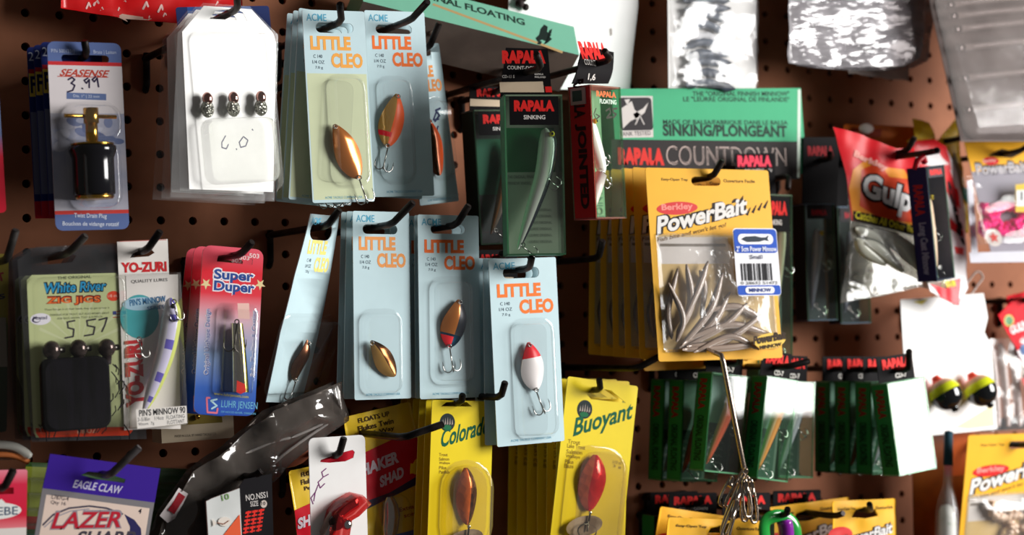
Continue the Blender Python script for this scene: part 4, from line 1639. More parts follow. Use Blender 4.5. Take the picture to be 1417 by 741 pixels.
peg(F.wp(F.w*.22, -.001, -.045), 'black peg hook under the tipped pale green carton', (700, 96), out=.006, fwd=.006)

# sheet of white card at the top
F = Fr((700, -60), (884, -60), (700, 124), .03)
T = Thing('card_sheet', 'blank white card at the top behind the tipped pale green carton', 'card', F)
q = MB(F)
q.plate([F.uv(p) for p in [(700, 124), (872, 124), (875, 80), (883, 10), (884, -60), (706, -60)]], P(250, 250, 248), 0, .0009)
q.pp([(843, 40), (846.5, 39), (847, 48), (844, 50)], P(160, 152, 146), .0004)
T.part('sheet', q)
q = MB(F)
for x, y, r in ((716, 6, .004), (724, 11, .003), (720, -2, .004)):
    u, v = F.uv((x, y))
    q.ball((u, -.004, v), r, P(50, 40, 40), 10, 6)
T.part('dark_clip', q)

# ================================================================== bags at the upper right
MILK = clear(haze=.05, hazecol=(220, 220, 220), bump=.5, scale=30, refl=1.0, rough=.12)
F = Fr((924, -70), (1047, -70), (924, 121), .045, tilt=6)
T = Thing('bait_bag', 'white bag with a dark fringe of lures, above the green and black carton', 'bait bag', F)
q = MB(F)
q.plate([F.uv(p) for p in [(925, 122), (1046, 124), (1047, 0), (1046, -70), (924, -70), (924, 0)]], P(236, 234, 232), 0, .0006)
T.part('back_sheet', q)
q = MB(F)
rnd = random.Random(5)
DK = mottled('dark_fringe', (40, 46, 60), (90, 98, 112), 60, rough=.3)
for i in range(11):
    y = 118-13*i
    q.tube(curve(F, [(948+rnd.uniform(-3, 3), y), (972, y-5+rnd.uniform(-3, 3)), (1008+rnd.uniform(-10, 14), y+rnd.uniform(-6, 6))], .005, 4), [.001]+[rnd.uniform(.0028, .0048) for _ in range(7)]+[.0008], DK if i not in (5,) else P(210, 210, 214), 8)
T.part('dark_lures', q)
q = MB(F)
q.plate([F.uv(p, .011) for p in [(925, 122), (1046, 124), (1047, 0), (1046, -70), (924, -70), (924, 0)]], MILK, .011, .0003)
T.part('film', q, crinkle(.003, 40, 3), cu=14, cv=18)

SIL = clear(tint=(206, 204, 206), haze=.34, hazecol=(206, 202, 206), bump=1.0, scale=42, refl=2.4, rough=.1, stretch=(.45, 1, 1.7))
outl = [(1082, 92), (1120, 97), (1168, 99), (1240, 96), (1262, 86), (1283, -60), (1080, -60)]
for i, (d, dx, dy, lab) in enumerate(((.054, 0, 0, 'shiny silver-grey see-through bag, front of the bunch above the brown board'), (.035, 10, 4, 'shiny see-through bag second in the bunch at the top'), (.016, 4, 17, 'whitish-edged see-through bag at the back of the bunch, hanging lowest'))):
    F = Fr((1080+dx, -60), (1283+dx, -60), (1080+dx, 95+dy), d, tilt=10)
    T = Thing('bait_bag', lab, 'bait bag', F, 'silver see-through bags at the top')
    q = MB(F)
    pl = [F.uv((x+dx, y+dy)) for x, y in outl] if i < 2 else [F.uv(p) for p in [(1164, 99), (1166, 106), (1200, 112), (1246, 117), (1250, 70), (1283, -60), (1090, -60)]]
    q.plate(pl, SIL if i < 2 else P(206, 196, 190), .006, .0004)
    T.part('film', q, crumple(.004, 22, 3+i*4), cu=30, cv=24)
    q = MB(F)
    rnd = random.Random(20+i)
    if i < 2:
        for j in range(12):
            y = 84-14*j+rnd.uniform(-4, 4)
            x = rnd.uniform(1100, 1180)
            q.tube(curve(F, [(x, y), (x+30, y-8+rnd.uniform(-4, 4)), (x+65, y-2+rnd.uniform(-8, 8))], .001, 4), [.001]+[rnd.uniform(.002, .004) for _ in range(7)]+[.001], metal(150, 148, 150, .3) if j % 3 else P(90, 86, 90), 7)
        T.part('silver_lures', q)
F = Fr((1278, -60), (1470, -60), (1326, 195), .076, tilt=14)
T = Thing('lure_tray', 'long grey see-through tray of slim tubes with beads, at the top right', 'lure tray', F)
TR = clear(tint=(214, 210, 210), haze=.14, hazecol=(190, 180, 176), bump=.2, scale=20, refl=1.0, rough=.15)
q = MB(F)
q.plate([F.uv(p) for p in [(1330, 196), (1480, 196), (1480, -60), (1278, -60), (1288, 10)]], P(140, 130, 126), 0, .0006)
T.part('back_sheet', q)
q = MB(F)
q.plate([F.uv(p, .012) for p in [(1332, 194), (1480, 194), (1480, -60), (1284, -60), (1294, 10)]], TR, .012, .0005)
T.part('clear_lid', q, crinkle(.0015, 40, 8), cu=8, cv=10)
for i, y in enumerate((4, 20, 38, 64, 106, 150)):
    x0 = 1310+i*5
    q = MB(F)
    q.tube(curve(F, [(x0+8, y+2), (x0+60, y-4), (1470, y-12)], .007, 4), [.0035]*9, P(214, 206, 200, rough=.2, spec=.6), 8)
    tu = T.part('slim_tube', q)
    q = MB(F)
    u, v = F.uv((x0+2, y+3), .008)
    q.ball((u, -.008, v), .0042, metal(226, 222, 220, .15), 10, 6)
    T.part('bead', q, parent=tu)

# ================================================================== yellow bait bags
YEL = (242, 180, 44)
YB = P(*YEL, rough=.45, spec=.2)
DKY = P(60, 40, 20)


def power(label, F, d=None, group=None, px=None, minnows=True, contents=None, stretch=True):
    """yellow bait bag with clear window; px maps the sheet's own (x, y) fractions"""
    T = Thing('bait_bag', label, 'bait bag', F, group)
    W_, H_ = F.w, F.h
    q = MB(F)
    u, v = F.fr(.46, .07)
    hole = rr(u-.012, v-.003, u+.016, v+.0045, .004)
    q.plate(rr(-W_/2, 0, W_/2, H_, .002), YB, 0, .0006, [hole])
    q.fb(.045, .35, .96, .94, P(206, 176, 120), .0003)
    q.fb(.06, .36, .62, .50, P(214, 206, 200), .0005)
    q.fb(.07, .395, .6, .41, P(120, 110, 100), .0007)
    q.ft('Easy-Open Top', .12, .052, .33, .07, DKY, .02, .0006)
    q.ft('Ouverture Facile', .62, .052, .88, .07, DKY, .02, .0006)
    u, v = F.fr(.23, .21)
    q.flat(ell(u, v, .165*W_, .034*H_, 30, .06), G(214, 40, 40), .0006)
    q.textuv('Berkley', F.fr(.105, .232), (.25*W_, .012*W_), (0, .042*H_), P(244, 150, 140), .03, .0009)
    A = F.fr(.055, .35)
    U = (.74*W_, .155*W_)
    q.textuv('PowerBait', (A[0]-.001, A[1]-.001), U, (-.0, .105*H_), P(50, 40, 36), .12, .0009, .12)
    q.textuv('PowerBait', A, U, (-.0, .092*H_), P(232, 228, 224), .035, .0012, .12)
    for i in range(4):
        a = F.fr(.78+.05*i, .24-.013*i)
        q.flat([(a[0], a[1]), (a[0]+.005, a[1]+.006), (a[0]+.006, a[1]+.006), (a[0]+.0025, a[1]-.001)], P(40, 30, 26), .0006)
    q.ft('Pure Fishing, Inc. Spirit Lake, Iowa', .08, .945, .42, .955, P(120, 100, 70), 0, .0006)
    A = F.fr(.05, .395)
    q.textuv("Fish bite and won't let go!", A, (.56*W_, .11*W_), (0, .03*H_), P(110, 80, 40), .02, .0009, .2)
    T.part('sheet', q)
    q = MB(F)
    LBL = P(240, 240, 244)
    BLU = P(40, 86, 190)
    q.fb(.595, .325, .955, .68, LBL, .0128, .003)
    q.fb(.6, .33, .95, .455, BLU, .0131, .003)
    q.fb(.63, .355, .92, .41, LBL, .0133, .004)
    u, v = F.fr(.77, .383)
    q.flat([(u+a*.011*1.2, v+b*.0026) for a, b in ((-1, 0), (-.7, .8), (0, 1), (.5, .5), (.8, .6), (1, 1.2), (.9, 0), (1, -.6), (.7, -.3), (.3, -.8), (-.6, -.9))], P(50, 60, 70), .0136)
    q.ft('2" 5cm Power Minnow', .61, .42, .94, .448, P(236, 240, 250), .02, .0136)
    q.ft('Small', .72, .465, .82, .487, P(60, 60, 90), .02, .0136)
    rnd = random.Random(9)
    a = .64
    while a < .9:
        ww = rnd.choice((.006, .01, .016))
        q.fb(a, .51, a+ww, .6, P(40, 40, 44), .0133)
        a += ww+rnd.choice((.006, .01, .014))
    q.ft('0 28632 51472', .63, .605, .93, .62, P(60, 60, 60), 0, .0133)
    q.fb(.6, .625, .95, .675, BLU, .0131, .002)
    q.fb(.66, .632, .9, .668, LBL, .0133, .003)
    q.ft('MINNOW', .69, .64, .87, .66, P(60, 80, 150), .02, .0136)
    T.part('sticker', q)
    q = MB(F)
    u, v = F.fr(.83, .915)
    q.flat(ell(u, v, .13*W_, .04*H_, 24, .1), G(232, 190, 60), .0131)
    q.textuv('PowerBait', F.fr(.69, .935), (.27*W_, .035*W_), (0, .045*H_), P(60, 44, 30), .06, .0134, .1)
    q.textuv('MINNOW', F.fr(.74, .96), (.18*W_, .02*W_), (0, .02*H_), P(60, 44, 30), .03, .0134, .1)
    T.part('emblem', q)
    if contents is not None:
        contents(T, F)
    q = MB(F)
    u0, v0 = F.fr(.04, .955)
    u1, v1 = F.fr(.97, .34)
    q.plate(rr(u0, v0, u1, v1, .003), FILM, .0122, .0002)

    def puff(p):
        a = max(0, min(1, (p.x-u0)/(u1-u0)))
        b = max(0, min(1, (p.z-v0)/(v1-v0)))
        e = min(1, 6*min(a, 1-a, b, 1-b))
        return Vector((p.x, p.y+.0112*(1-e)**2+.0009*noise.noise(p*70), p.z))
    T.part('film', q, puff, cu=16, cv=16)
    return T


def minnows(T, F):
    rnd = random.Random(2)
    tp = P(96, 78, 68, rough=.2, spec=.6)
    sd = P(156, 136, 122, rough=.18, spec=.7)
    be = P(204, 188, 176, rough=.2, spec=.6)
    R = [([(930, 470), (924, 430), (938, 372)], 8), ([(936, 466), (956, 420), (950, 366)], 9), ([(940, 458), (966, 400), (980, 362)], 8), ([(944, 478), (982, 430), (1000, 378)], 8.5), ([(940, 482), (985, 448), (1010, 404)], 9), ([(946, 482), (1000, 452), (1034, 420)], 7.5), ([(950, 480), (1005, 470), (1060, 432)], 8), ([(936, 474), (945, 440), (925, 392)], 7), ([(980, 430), (1020, 425), (1062, 446)], 8.5), ([(950, 470), (1010, 450), (1064, 462)], 8.5), ([(944, 484), (1000, 482), (1066, 474)], 8.5), ([(960, 488), (1010, 466), (1050, 484)], 7.5), ([(970, 440), (975, 400), (968, 374)], 7)]
    for i, (pl, w_) in enumerate(R):
        t = .003+.0016*(i % 4)
        c = curve(F, pl, t, 7)
        q = MB(F)
        plug(q, c, fishrad(len(c), w_*.00062*.62, .5, .25, .6), tp, be, 10, .8, sd)
        T.part('soft_minnow', q)


F = Fr((893, 232), (1063, 236), (912, 501), .132, yaw=-4, tilt=5)
T = power('yellow bait bag with grey minnows and a blue-white sticker, front of its stack', F, contents=minnows)
T.pivot = F.wp(*F.uv((982, 246)))
peg(T.pivot, 'black peg hook through the stack of yellow minnow bags', (1000, 222), out=.004, fwd=.008)
for i, (bk, rl) in enumerate(((.019, 2.0), (.036, 3.0), (.052, 3.6), (.068, 4.4), (.084, 5.2))):
    again(T, T.pivot, bk, rl, 'yellow minnow bag, %s from the front of its stack, edge showing beside the front bag' % ORD[i], group='stack of yellow minnow bags')
F2 = Fr((886, 330), (1052, 330), (892, 514), .085)
T2 = Thing('bait_bag', 'yellow bag whose lower edge shows beneath the front yellow minnow bag', 'bait bag', F2)
q = MB(F2)
q.plate(rr(-F2.w/2, 0, F2.w/2, F2.h, .002), YB, 0, .001)
q.fb(.05, .05, .95, .85, P(206, 176, 120), .0006)
T2.part('sheet', q)
peg(F2.wp(0, F2.h*.95, -.002), 'black peg hook holding the low yellow bag behind the minnow stack', (980, 330), out=.01, fwd=.006)
# lower right bag with pale worms


def worms(col, n, seed, x0, y0, x1, y1, r=.0028):
    def f(T, F):
        rnd = random.Random(seed)
        for i in range(n):
            x, y = rnd.uniform(x0, x1), rnd.uniform(y0, y1)
            pl = [(x, y)]
            a = rnd.uniform(0, 6.28)
            for j in range(4):
                a += rnd.uniform(-1.0, 1.0)
                x, y = min(x1, max(x0, x+14*math.cos(a))), min(y1, max(y0, y+12*math.sin(a)))
                pl.append((x, y))
            c = curve(F, pl, .003+.002*(i % 3), 6)
            q = MB(F)
            q.tube(c, [r*.4]+[r*(.8+.25*math.sin(k*1.9)) for k in range(len(c)-2)]+[r*.3], col, 8)
            T.part('soft_worm', q)
    return f


F = Fr((1340, 603), (1490, 598), (1340, 840), .11, tilt=-8)
T = power('yellow bait bag with curled pale worms at the lower right corner', F, contents=worms(P(214, 180, 150, rough=.2, spec=.6), 9, 4, 1372, 690, 1440, 780, .0045))
peg(F.wp(*F.uv((1409, 616))), 'black peg hook for the yellow bag at the lower right corner', (1428, 606), out=.012, fwd=.006)
F = Fr((1334, 196), (1480, 192), (1346, 364), .09, yaw=-10, tilt=16)
T = Thing('bait_bag', 'yellow-topped bag of bright pink worms at the right edge', 'bait bag', F)
q = MB(F)
hole = [F.uv(p) for p in [(1366, 216), (1400, 219), (1414, 212), (1386, 206)]]
q.plate(rr(-F.w/2, 0, F.w/2, F.h, .002), P(150, 146, 156), 0, .0006, [hole])
q.pp([(1334, 197), (1480, 192), (1480, 232), (1398, 234), (1345, 238)], YB, .0008)
q.flat(hole, DKY, .001)
q.flat(ell(*F.uv((1371, 223)), .009, .0042, 20), G(214, 40, 50), .0012)
q.text('Berkley', (1363, 226), (1380, 224), 5, P(250, 200, 190), .02, .0014)
q.text('PowerBait', (1352, 243), (1425, 239), 17, P(60, 56, 60), .1, .0012, shear=.1)
q.text('PowerBait', (1353, 242), (1424, 238), 14, P(190, 186, 190), .03, .0015, shear=.1)
q.pp([(1395, 262), (1440, 258), (1440, 300), (1395, 300)], P(226, 190, 60), .0122)
q.pp([(1396, 270), (1440, 268), (1440, 292), (1396, 292)], P(236, 236, 236), .0124)
q.pp([(1402, 272), (1404, 272), (1404, 284), (1402, 284)], P(50, 50, 50), .0126)
q.pp([(1408, 272), (1412, 272), (1412, 284), (1408, 284)], P(50, 50, 50), .0126)
u, v = F.uv((1375, 329), .0122)
q.flat(ell(u, v, .009, .0085, 22), P(206, 196, 190), .0122)
q.flat([(u+.006*math.sin(i*math.pi/5)*(1 if i % 2 == 0 else .45), v+.006*math.cos(i*math.pi/5)*(1 if i % 2 == 0 else .45)) for i in range(10)], P(206, 60, 50), .0125)
q.pp([(1341, 350), (1480, 346), (1480, 362), (1343, 364)], P(206, 206, 216), .001)
q.pp([(1338, 250), (1346, 250), (1353, 350), (1344, 350)], P(222, 222, 232), .001)
T.part('sheet', q)
worms(P(248, 20, 130, rough=.3), 16, 8, 1360, 286, 1440, 322, .0046)(T, F)
q = MB(F)
q.plate(rr(*F.uv((1342, 346)), *F.uv((1478, 246)), .002), clear(haze=.02, refl=.6), .0125, .0002)
T.part('film', q, crinkle(.0012, 60, 2), cu=10, cv=10)
peg(F.wp(*F.uv((1388, 213))), 'black peg hook through the pink worm bag', (1426, 200), out=.02, fwd=.012)

# ================================================================== red-headed bags at the right
F = Fr((1152, 186), (1262, 200), (1178, 372), .104, yaw=-10, tilt=6)
T = Thing('bait_bag', 'red and orange bait bag with large white letters over pale green minnows', 'bait bag', F)
q = MB(F, .8)
bagp = [(1176, 330), (1230, 372), (1308, 402), (1286, 330), (1262, 205), (1238, 207), (1190, 188), (1150, 177), (1168, 240)]
q.plate([F.uv(p) for p in bagp], clear(tint=(222, 220, 214), haze=.3, hazecol=(190, 186, 176), refl=1.3), 0, .0006)
q.pp([(1176, 306), (1270, 322), (1262, 205), (1238, 207), (1190, 188), (1150, 177), (1168, 240)], G(216, 24, 36), .0006)
q.pp([(1172, 262), (1178, 236), (1196, 222), (1218, 232), (1248, 236), (1266, 268), (1272, 322), (1178, 306)], G(240, 150, 40), .0008)
q.pp([(1186, 286), (1190, 236), (1212, 226), (1228, 246), (1262, 250), (1270, 310), (1212, 304)], G(224, 70, 30), .001)
q.text('Berkley', (1178, 219), (1224, 241), 11, P(244, 170, 160), .05, .0012)
q.text('Gulp!', (1184, 284), (1268, 314), 48, P(24, 16, 20), .085, .0013)
q.text('Gulp!', (1188, 281), (1264, 309), 42, P(250, 248, 248), .04, .0016)
q.pp([(1178, 293), (1272, 316), (1274, 330), (1178, 306)], P(40, 24, 20), .0012)
q.text('Catches All Other Baits', (1181, 303), (1270, 326), 10, P(236, 220, 60), .03, .0015)
T.part('sheet', q, crinkle(.003, 30, 6), cu=36, cv=36)
PGR = P(232, 230, 212, rough=.2, spec=.6)
PDK = P(60, 66, 56, rough=.25)
for i, pl in enumerate(([(1184, 316), (1212, 330), (1234, 358)], [(1192, 334), (1216, 345), (1250, 376)], [(1202, 318), (1236, 334), (1262, 366)], [(1222, 322), (1250, 340), (1276, 378)], [(1186, 330), (1196, 346), (1226, 366)], [(1240, 328), (1262, 350), (1282, 386)])):
    c = curve(F, pl, .004+.002*(i % 2), 6)
    q = MB(F)
    plug(q, c, fishrad(len(c), .0062, .5, .3, .5), PDK, PGR, 10, .7, P(206, 206, 190, rough=.2, spec=.6))
    T.part('soft_minnow', q)
q = MB(F)
q.plate([F.uv(p) for p in [(1176, 332), (1230, 374), (1310, 404), (1290, 336), (1178, 312)]], FILM, .012, .0003)
T.part('film', q, crinkle(.002, 50, 6), cu=8, cv=8)
T.pivot = F.wp(*F.uv((1240, 212)))
peg(T.pivot, 'dark peg hook through the red-headed bait bags', (1266, 190), out=.014, fwd=.01)
F = Fr((1166, 300), (1262, 320), (1160, 412), .078)
T = Thing('bait_bag', 'clear bag of dark minnows hanging lower behind the red and orange bait bag', 'bait bag', F)
q = MB(F)
q.plate([F.uv(p) for p in [(1154, 420), (1212, 410), (1262, 398), (1292, 404), (1262, 320), (1172, 300)]], clear(tint=(206, 206, 200), haze=.3, hazecol=(190, 190, 184), bump=.4, scale=40, refl=1.6), .006, .0005)
T.part('film', q, crinkle(.003, 50, 3), cu=12, cv=10)
for i, pl in enumerate(([(1180, 384), (1205, 382), (1240, 390)], [(1172, 398), (1210, 396), (1250, 398)], [(1176, 372), (1200, 366), (1236, 378)])):
    c = curve(F, pl, .0, 6)
    q = MB(F)
    plug(q, c, fishrad(len(c), .004, .5, .3, .5), PDK, PGR, 8, .7)
    T.part('soft_minnow', q)
F = Fr((1262, 196), (1316, 206), (1286, 400), .072, yaw=8, tilt=6)
T = Thing('bait_bag', 'red and white bait bag turned sideways behind the navy-sided lure box', 'bait bag', F)
q = MB(F, .8)
q.plate([F.uv(p) for p in [(1284, 404), (1324, 424), (1336, 400), (1334, 300), (1322, 240), (1308, 204), (1290, 194), (1256, 196)]], G(238, 234, 236), 0, .0008)
q.pp([(1258, 230), (1312, 236), (1320, 262), (1324, 300), (1300, 250), (1262, 240), (1256, 196), (1290, 194), (1308, 204), (1314, 236)], G(220, 24, 36), .0004)
q.pp([(1300, 254), (1322, 262), (1327, 290), (1312, 276)], G(220, 24, 36), .0006)
q.pp([(1308, 300), (1331, 320), (1332, 330), (1310, 316)], G(220, 24, 36), .0006)
q.pp([(1260, 214), (1296, 212), (1310, 228), (1290, 232), (1270, 226)], P(244, 240, 240), .0008)
q.pp([(1284, 394), (1326, 386), (1325, 424), (1300, 412)], G(214, 24, 40), .0006)
q.pp([(1316, 342), (1330, 344), (1330, 354), (1318, 352)], G(220, 60, 60), .0006)
q.text('rise', (1302, 399), (1321, 397), 8, P(226, 216, 60), .03, .0012)
A, B = F.uv((1303, 250)), F.uv((1326, 340))
q.textuv('Gulp', A, (B[0]-A[0], B[1]-A[1]), (.011, 0), P(30, 24, 28), .06, .0009)
T.part('sheet', q, crinkle(.002, 40, 5), cu=24, cv=36)
# navy-sided lure box in front
F = Fr((1281, 231), (1306, 228), (1306, 388), .155, yaw=12)
T, tb = lure_box('slim navy-sided clear box with a pale minnow, leaning in front of the red bait bags', F, .020, P(40, 34, 96), P(70, 66, 70), header=False, lurecols=(P(150, 130, 120, rough=.2), P(236, 226, 206, rough=.2), P(220, 190, 160, rough=.2)), lpath=[(.4, .22), (.42, .4), (.5, .7), (.55, .92)], lw=.0055, edge=P(70, 60, 100), right=P(110, 106, 116),
                 sidetext=[('RAPALA', .085, .058, P(190, 40, 50)), ('Long Cast Minnow', .052, .006, P(150, 146, 190))])
q = MB(F)
q.fb(.1, .02, .9, .1, P(60, 54, 60), .0003)
q.ft('RAPALA', .2, .03, .85, .08, RREDS, .06, .0006)
T.part('header', q)
q = MB(F)
u, v = F.fr(.2, -.02)
q.tube([(u-.004, .012, F.h-.002), (u-.002, .010, F.h+.006), (u+.004, .008, F.h+.009), (u+.008, .010, F.h+.004)], .003, P(150, 20, 30, rough=.2), 10)
T.part('red_tab', q)
peg(F.wp(-.001, F.h+.012, -.008), 'dark peg hook above the slim navy-sided lure box', (1296, 208), out=.016, fwd=.008)

# crinkled yellow bag and orange bag behind
F = Fr((1258, 166), (1322, 168), (1300, 330), .05)
T = Thing('bait_bag', 'crinkled yellow bag with spiky corners behind the red bait bags', 'bait bag', F)
q = MB(F, 1)
q.plate([F.uv(p) for p in [(1296, 336), (1338, 322), (1340, 300), (1326, 210), (1322, 164), (1304, 184), (1294, 198), (1288, 180), (1284, 170), (1262, 164), (1264, 190), (1254, 196), (1270, 214)]], G(244, 208, 30), 0, .0007)
q.pp([(1310, 230), (1318, 210), (1328, 240), (1330, 300), (1316, 260)], P(130, 130, 110), .0006)
q.pp([(1328, 258), (1338, 262), (1338, 284), (1330, 276)], P(60, 160, 140), .0008)
T.part('sheet', q, crumple(.002, 30, 2), cu=24, cv=30)
peg(F.wp(*F.uv((1306, 196))), 'dark curved peg hook over the crinkled yellow bag', (1345, 180), out=.02, fwd=.02)
F = Fr((1165, 172), (1262, 176), (1170, 300), .035)
T = Thing('bait_bag', 'dull orange bag deep behind the red and orange bait bag', 'bait bag', F)
q = MB(F)
q.plate(rr(-F.w/2, 0, F.w/2, F.h, .003), P(190, 96, 24), 0, .0008)
q.fb(.1, .04, .6, .14, P(150, 50, 20), .0004)
T.part('sheet', q, crinkle(.003, 40, 2), cu=8, cv=8)
q = MB(F)
u, v = F.uv((1199, 178), .012)
q.ball((u, -.012, v), .006, P(236, 230, 226), 12, 8, sc=(1.3, .8, .8))
T.part('white_cap', q)

# boxes behind the yellow bags
F = Fr((1048, 268), (1096, 270), (1040, 545), .088, yaw=-8)
T, tb = lure_box('clear green-edged box half hidden behind the front yellow minnow bag', F, .02, P(120, 176, 146), P(110, 116, 112), header=True, lurecols=(LB, P(220, 200, 180, rough=.2), P(214, 190, 170, rough=.2)), lpath=[(.8, .1), (.84, .22), (.7, .5), (.5, .8)], lw=.006, tab=dict(
    pl=[(1018, 272), (1018, 213), (1071, 212), (1074, 272)], name=(1021, 217, 1068, 231), col=P(250, 70, 96), text=[('COUNTDOWN', (1030, 239), (1068, 238), 4), ('RAPALA', (1044, 246), (1064, 245), 4)]))
T.pivot = F.wp(*F.uv((1046, 244), -.01), -.01)
peg(T.pivot, 'black peg hook through the pink-lettered tab behind the yellow bags', (1062, 236), out=.01, fwd=.006)
for i, (x, y, d, lab) in enumerate(((1112, 282, .075, 'smoky clear lure box, nearer of two beside the green-edged one'), (1158, 286, .05, 'smoky clear lure box partly behind the clear bag of dark minnows'))):
    F = Fr((x, y), (x+42, y), (x, y+163), d, yaw=-8)
    T, tb = lure_box(lab, F, .02, P(26, 26, 28), P(96, 92, 104), header=False, lurecols=(P(90, 96, 110, rough=.2), P(190, 196, 206, rough=.2), P(150, 156, 170, rough=.2)), lpath=[(.6, .2), (.62, .36), (.5, .6), (.35, .9)], lw=.0055, edge=P(150, 140, 190), group='smoky clear boxes', tab=dict(
        pl=[(x-2, y+2), (x, y-92), (x+50, y-92), (x+46, y+2)], name=(x+6, y-78, x+42, y-66), col=P(150, 26, 34)))
    q = MB(F)
    q.fb(.1, .01, .9, .13, P(40, 36, 40), .0003)
    q.ft('RAPALA', .25, .05, .75, .1, P(170, 40, 50), .06, .0006)
    T.part('header', q)
    peg(F.wp(*F.uv((x+24, y-60), -.01), -.01), 'black peg hook for the smoky clear box, %s of two' % ('nearer', 'farther')[i], (x+36, y-70), out=.014, fwd=.008)

# ================================================================== row of small green boxes
GS = P(44, 136, 76)
TABK = BLK


def green_box(label, tl, tr, bl, d, lcol, D=.020, roll=0, yaw=0, tilt=0, tabh=.022):
    F = Fr(tl, tr, bl, d, yaw, tilt)
    w_, h_ = F.w/2, F.h
    T, tb = lure_box(label, F, D, GS, P(110, 126, 116), header=False, lurecols=lcol, lpath=[(.7, .2), (.72, .34), (.5, .62), (.25, .92)], lw=.0055, group='row of small green-sided boxes', edge=P(150, 204, 170),
                     sidetext=[('RAPALA', F.h*.93, F.h*.62, P(150, 44, 34)), ('ORIGINAL FLOATING', F.h*.56, F.h*.1, P(20, 70, 40))])
    q = MB(F)
    q.fb(.08, .02, .92, .5, P(150, 180, 170), tb)
    q.fb(.08, .5, .92, .97, P(60, 90, 76), tb+.0001)
    rnd = random.Random(int(tl[0]))
    for i in range(5):
        q.ft('ORIGINAL', .2, .6+.07*i, .8, .63+.07*i, P(150, 160, 150), 0, tb+.0006)
    T.part('insert', q)
    q = MB(F)
    q.plate([(-w_*.95, h_-.001), (w_*.95, h_-.001), (w_*.95, h_+tabh), (-w_*.95, h_+tabh)], TABK, -D*.5, .0008)
    q.textuv('RAPALA', (-w_*.7, h_+tabh*.5), (w_*1.5, 0), (0, tabh*.4), RREDS, .07, -D*.5+.0006)
    q.textuv('CD-7', (-w_*.1, h_+tabh*.1), (w_*.6, 0), (0, tabh*.2), P(220, 214, 208), .03, -D*.5+.0006)
    T.part('hang_tab', q)
    T.pivot = F.wp(0, h_+tabh*.42, -D*.5)
    return T


L1 = (P(60, 56, 50, rough=.2), P(226, 196, 140, rough=.2), P(200, 140, 70, rough=.2))
L2 = (P(50, 60, 64, rough=.2), P(220, 226, 220, rough=.2), P(150, 160, 160, rough=.2))
L3 = (P(70, 50, 40, rough=.2), P(206, 120, 80, rough=.2), P(190, 90, 60, rough=.2))
t1 = green_box('small green-sided box at the rear of the row, beside the bare pegboard', (919, 525), (971, 527), (919, 666), .062, L2)
t2 = green_box('small green-sided box second from the bare pegboard in the row', (945, 526), (996, 528), (945, 667), .088, L3)
t3 = green_box('small green-sided box with a brown lure, behind the hanging steel clip', (985, 515), (1038, 522), (976, 653), .122, L3)
peg(t3.pivot, 'black peg hook through the tabs of the row beside the pegboard', (1024, 494), out=.02, fwd=.008)
t4 = green_box('small green-sided box tilted sideways with an orange-striped lure, glaring white at its top', (1061, 520), (1104, 527), (1033, 661), .135, L1)
peg(t4.pivot, 'black peg hook through the tab of the tilted green-sided box', (1120, 500), out=.014, fwd=.008)
t5 = green_box('small green-sided box with a silver lure just beyond the tilted one', (1080, 527), (1128, 529), (1072, 662), .108, L2)
t6 = green_box('small green-sided box, rearmost of the four in the group under the red tabs', (1147, 528), (1197, 528), (1143, 655), .066, L2)
t7 = green_box('small green-sided box, second of the four in the group under the red tabs', (1175, 528), (1225, 528), (1171, 657), .092, L3)
t8 = green_box('small green-sided box, third of the four in the group under the red tabs', (1204, 529), (1254, 528), (1200, 658), .116, L2)
t9 = green_box('small green-sided box glaring white, frontmost, touching the white float card', (1227, 531), (1279, 522), (1243, 660), .15, L2, yaw=2, tilt=3)
peg(t9.pivot, 'black upturned peg hook in front of the white float card', (1258, 485), out=.016, fwd=.01)

# second row of tabs under them
for i, (x, y, d, lab) in enumerate(((900, 682, .05, 'rear'), (926, 684, .075, 'middle'), (1000, 684, .10, 'front'), (1070, 680, .08, 'far'))):
    F = Fr((x, y), (x+66, y-2), (x, y+80), d)
    T = Thing('lure_box', 'dark box with a red-lettered tab above the bottom yellow bags, %s one of four' % lab, 'lure box', F, 'dark boxes at the bottom')
    q = MB(F)
    q.plate(rr(-F.w/2, F.h*.6, F.w/2, F.h, .002), BLK, 0, .0008)
    q.ft('RAPALA', .1, .05, .9, .2, RREDS, .07, .0006)
    q.ft('COUNTDOWN', .2, .25, .8, .3, P(190, 186, 180), .0, .0006)
    T.part('hang_tab', q)
    q = MB(F)
    q.box(-F.w/2, 0, F.w/2, F.h*.6, -.012, .006, [BOXC, GS, GS, P(90, 80, 76), GS, P(50, 50, 50)])
    T.part('case', q)
    peg(F.wp(F.w*.05, F.h*.82), 'black peg hook through the red-lettered tab of the %s dark box at the bottom' % lab, (x+44, y+6), out=.008, fwd=.004)

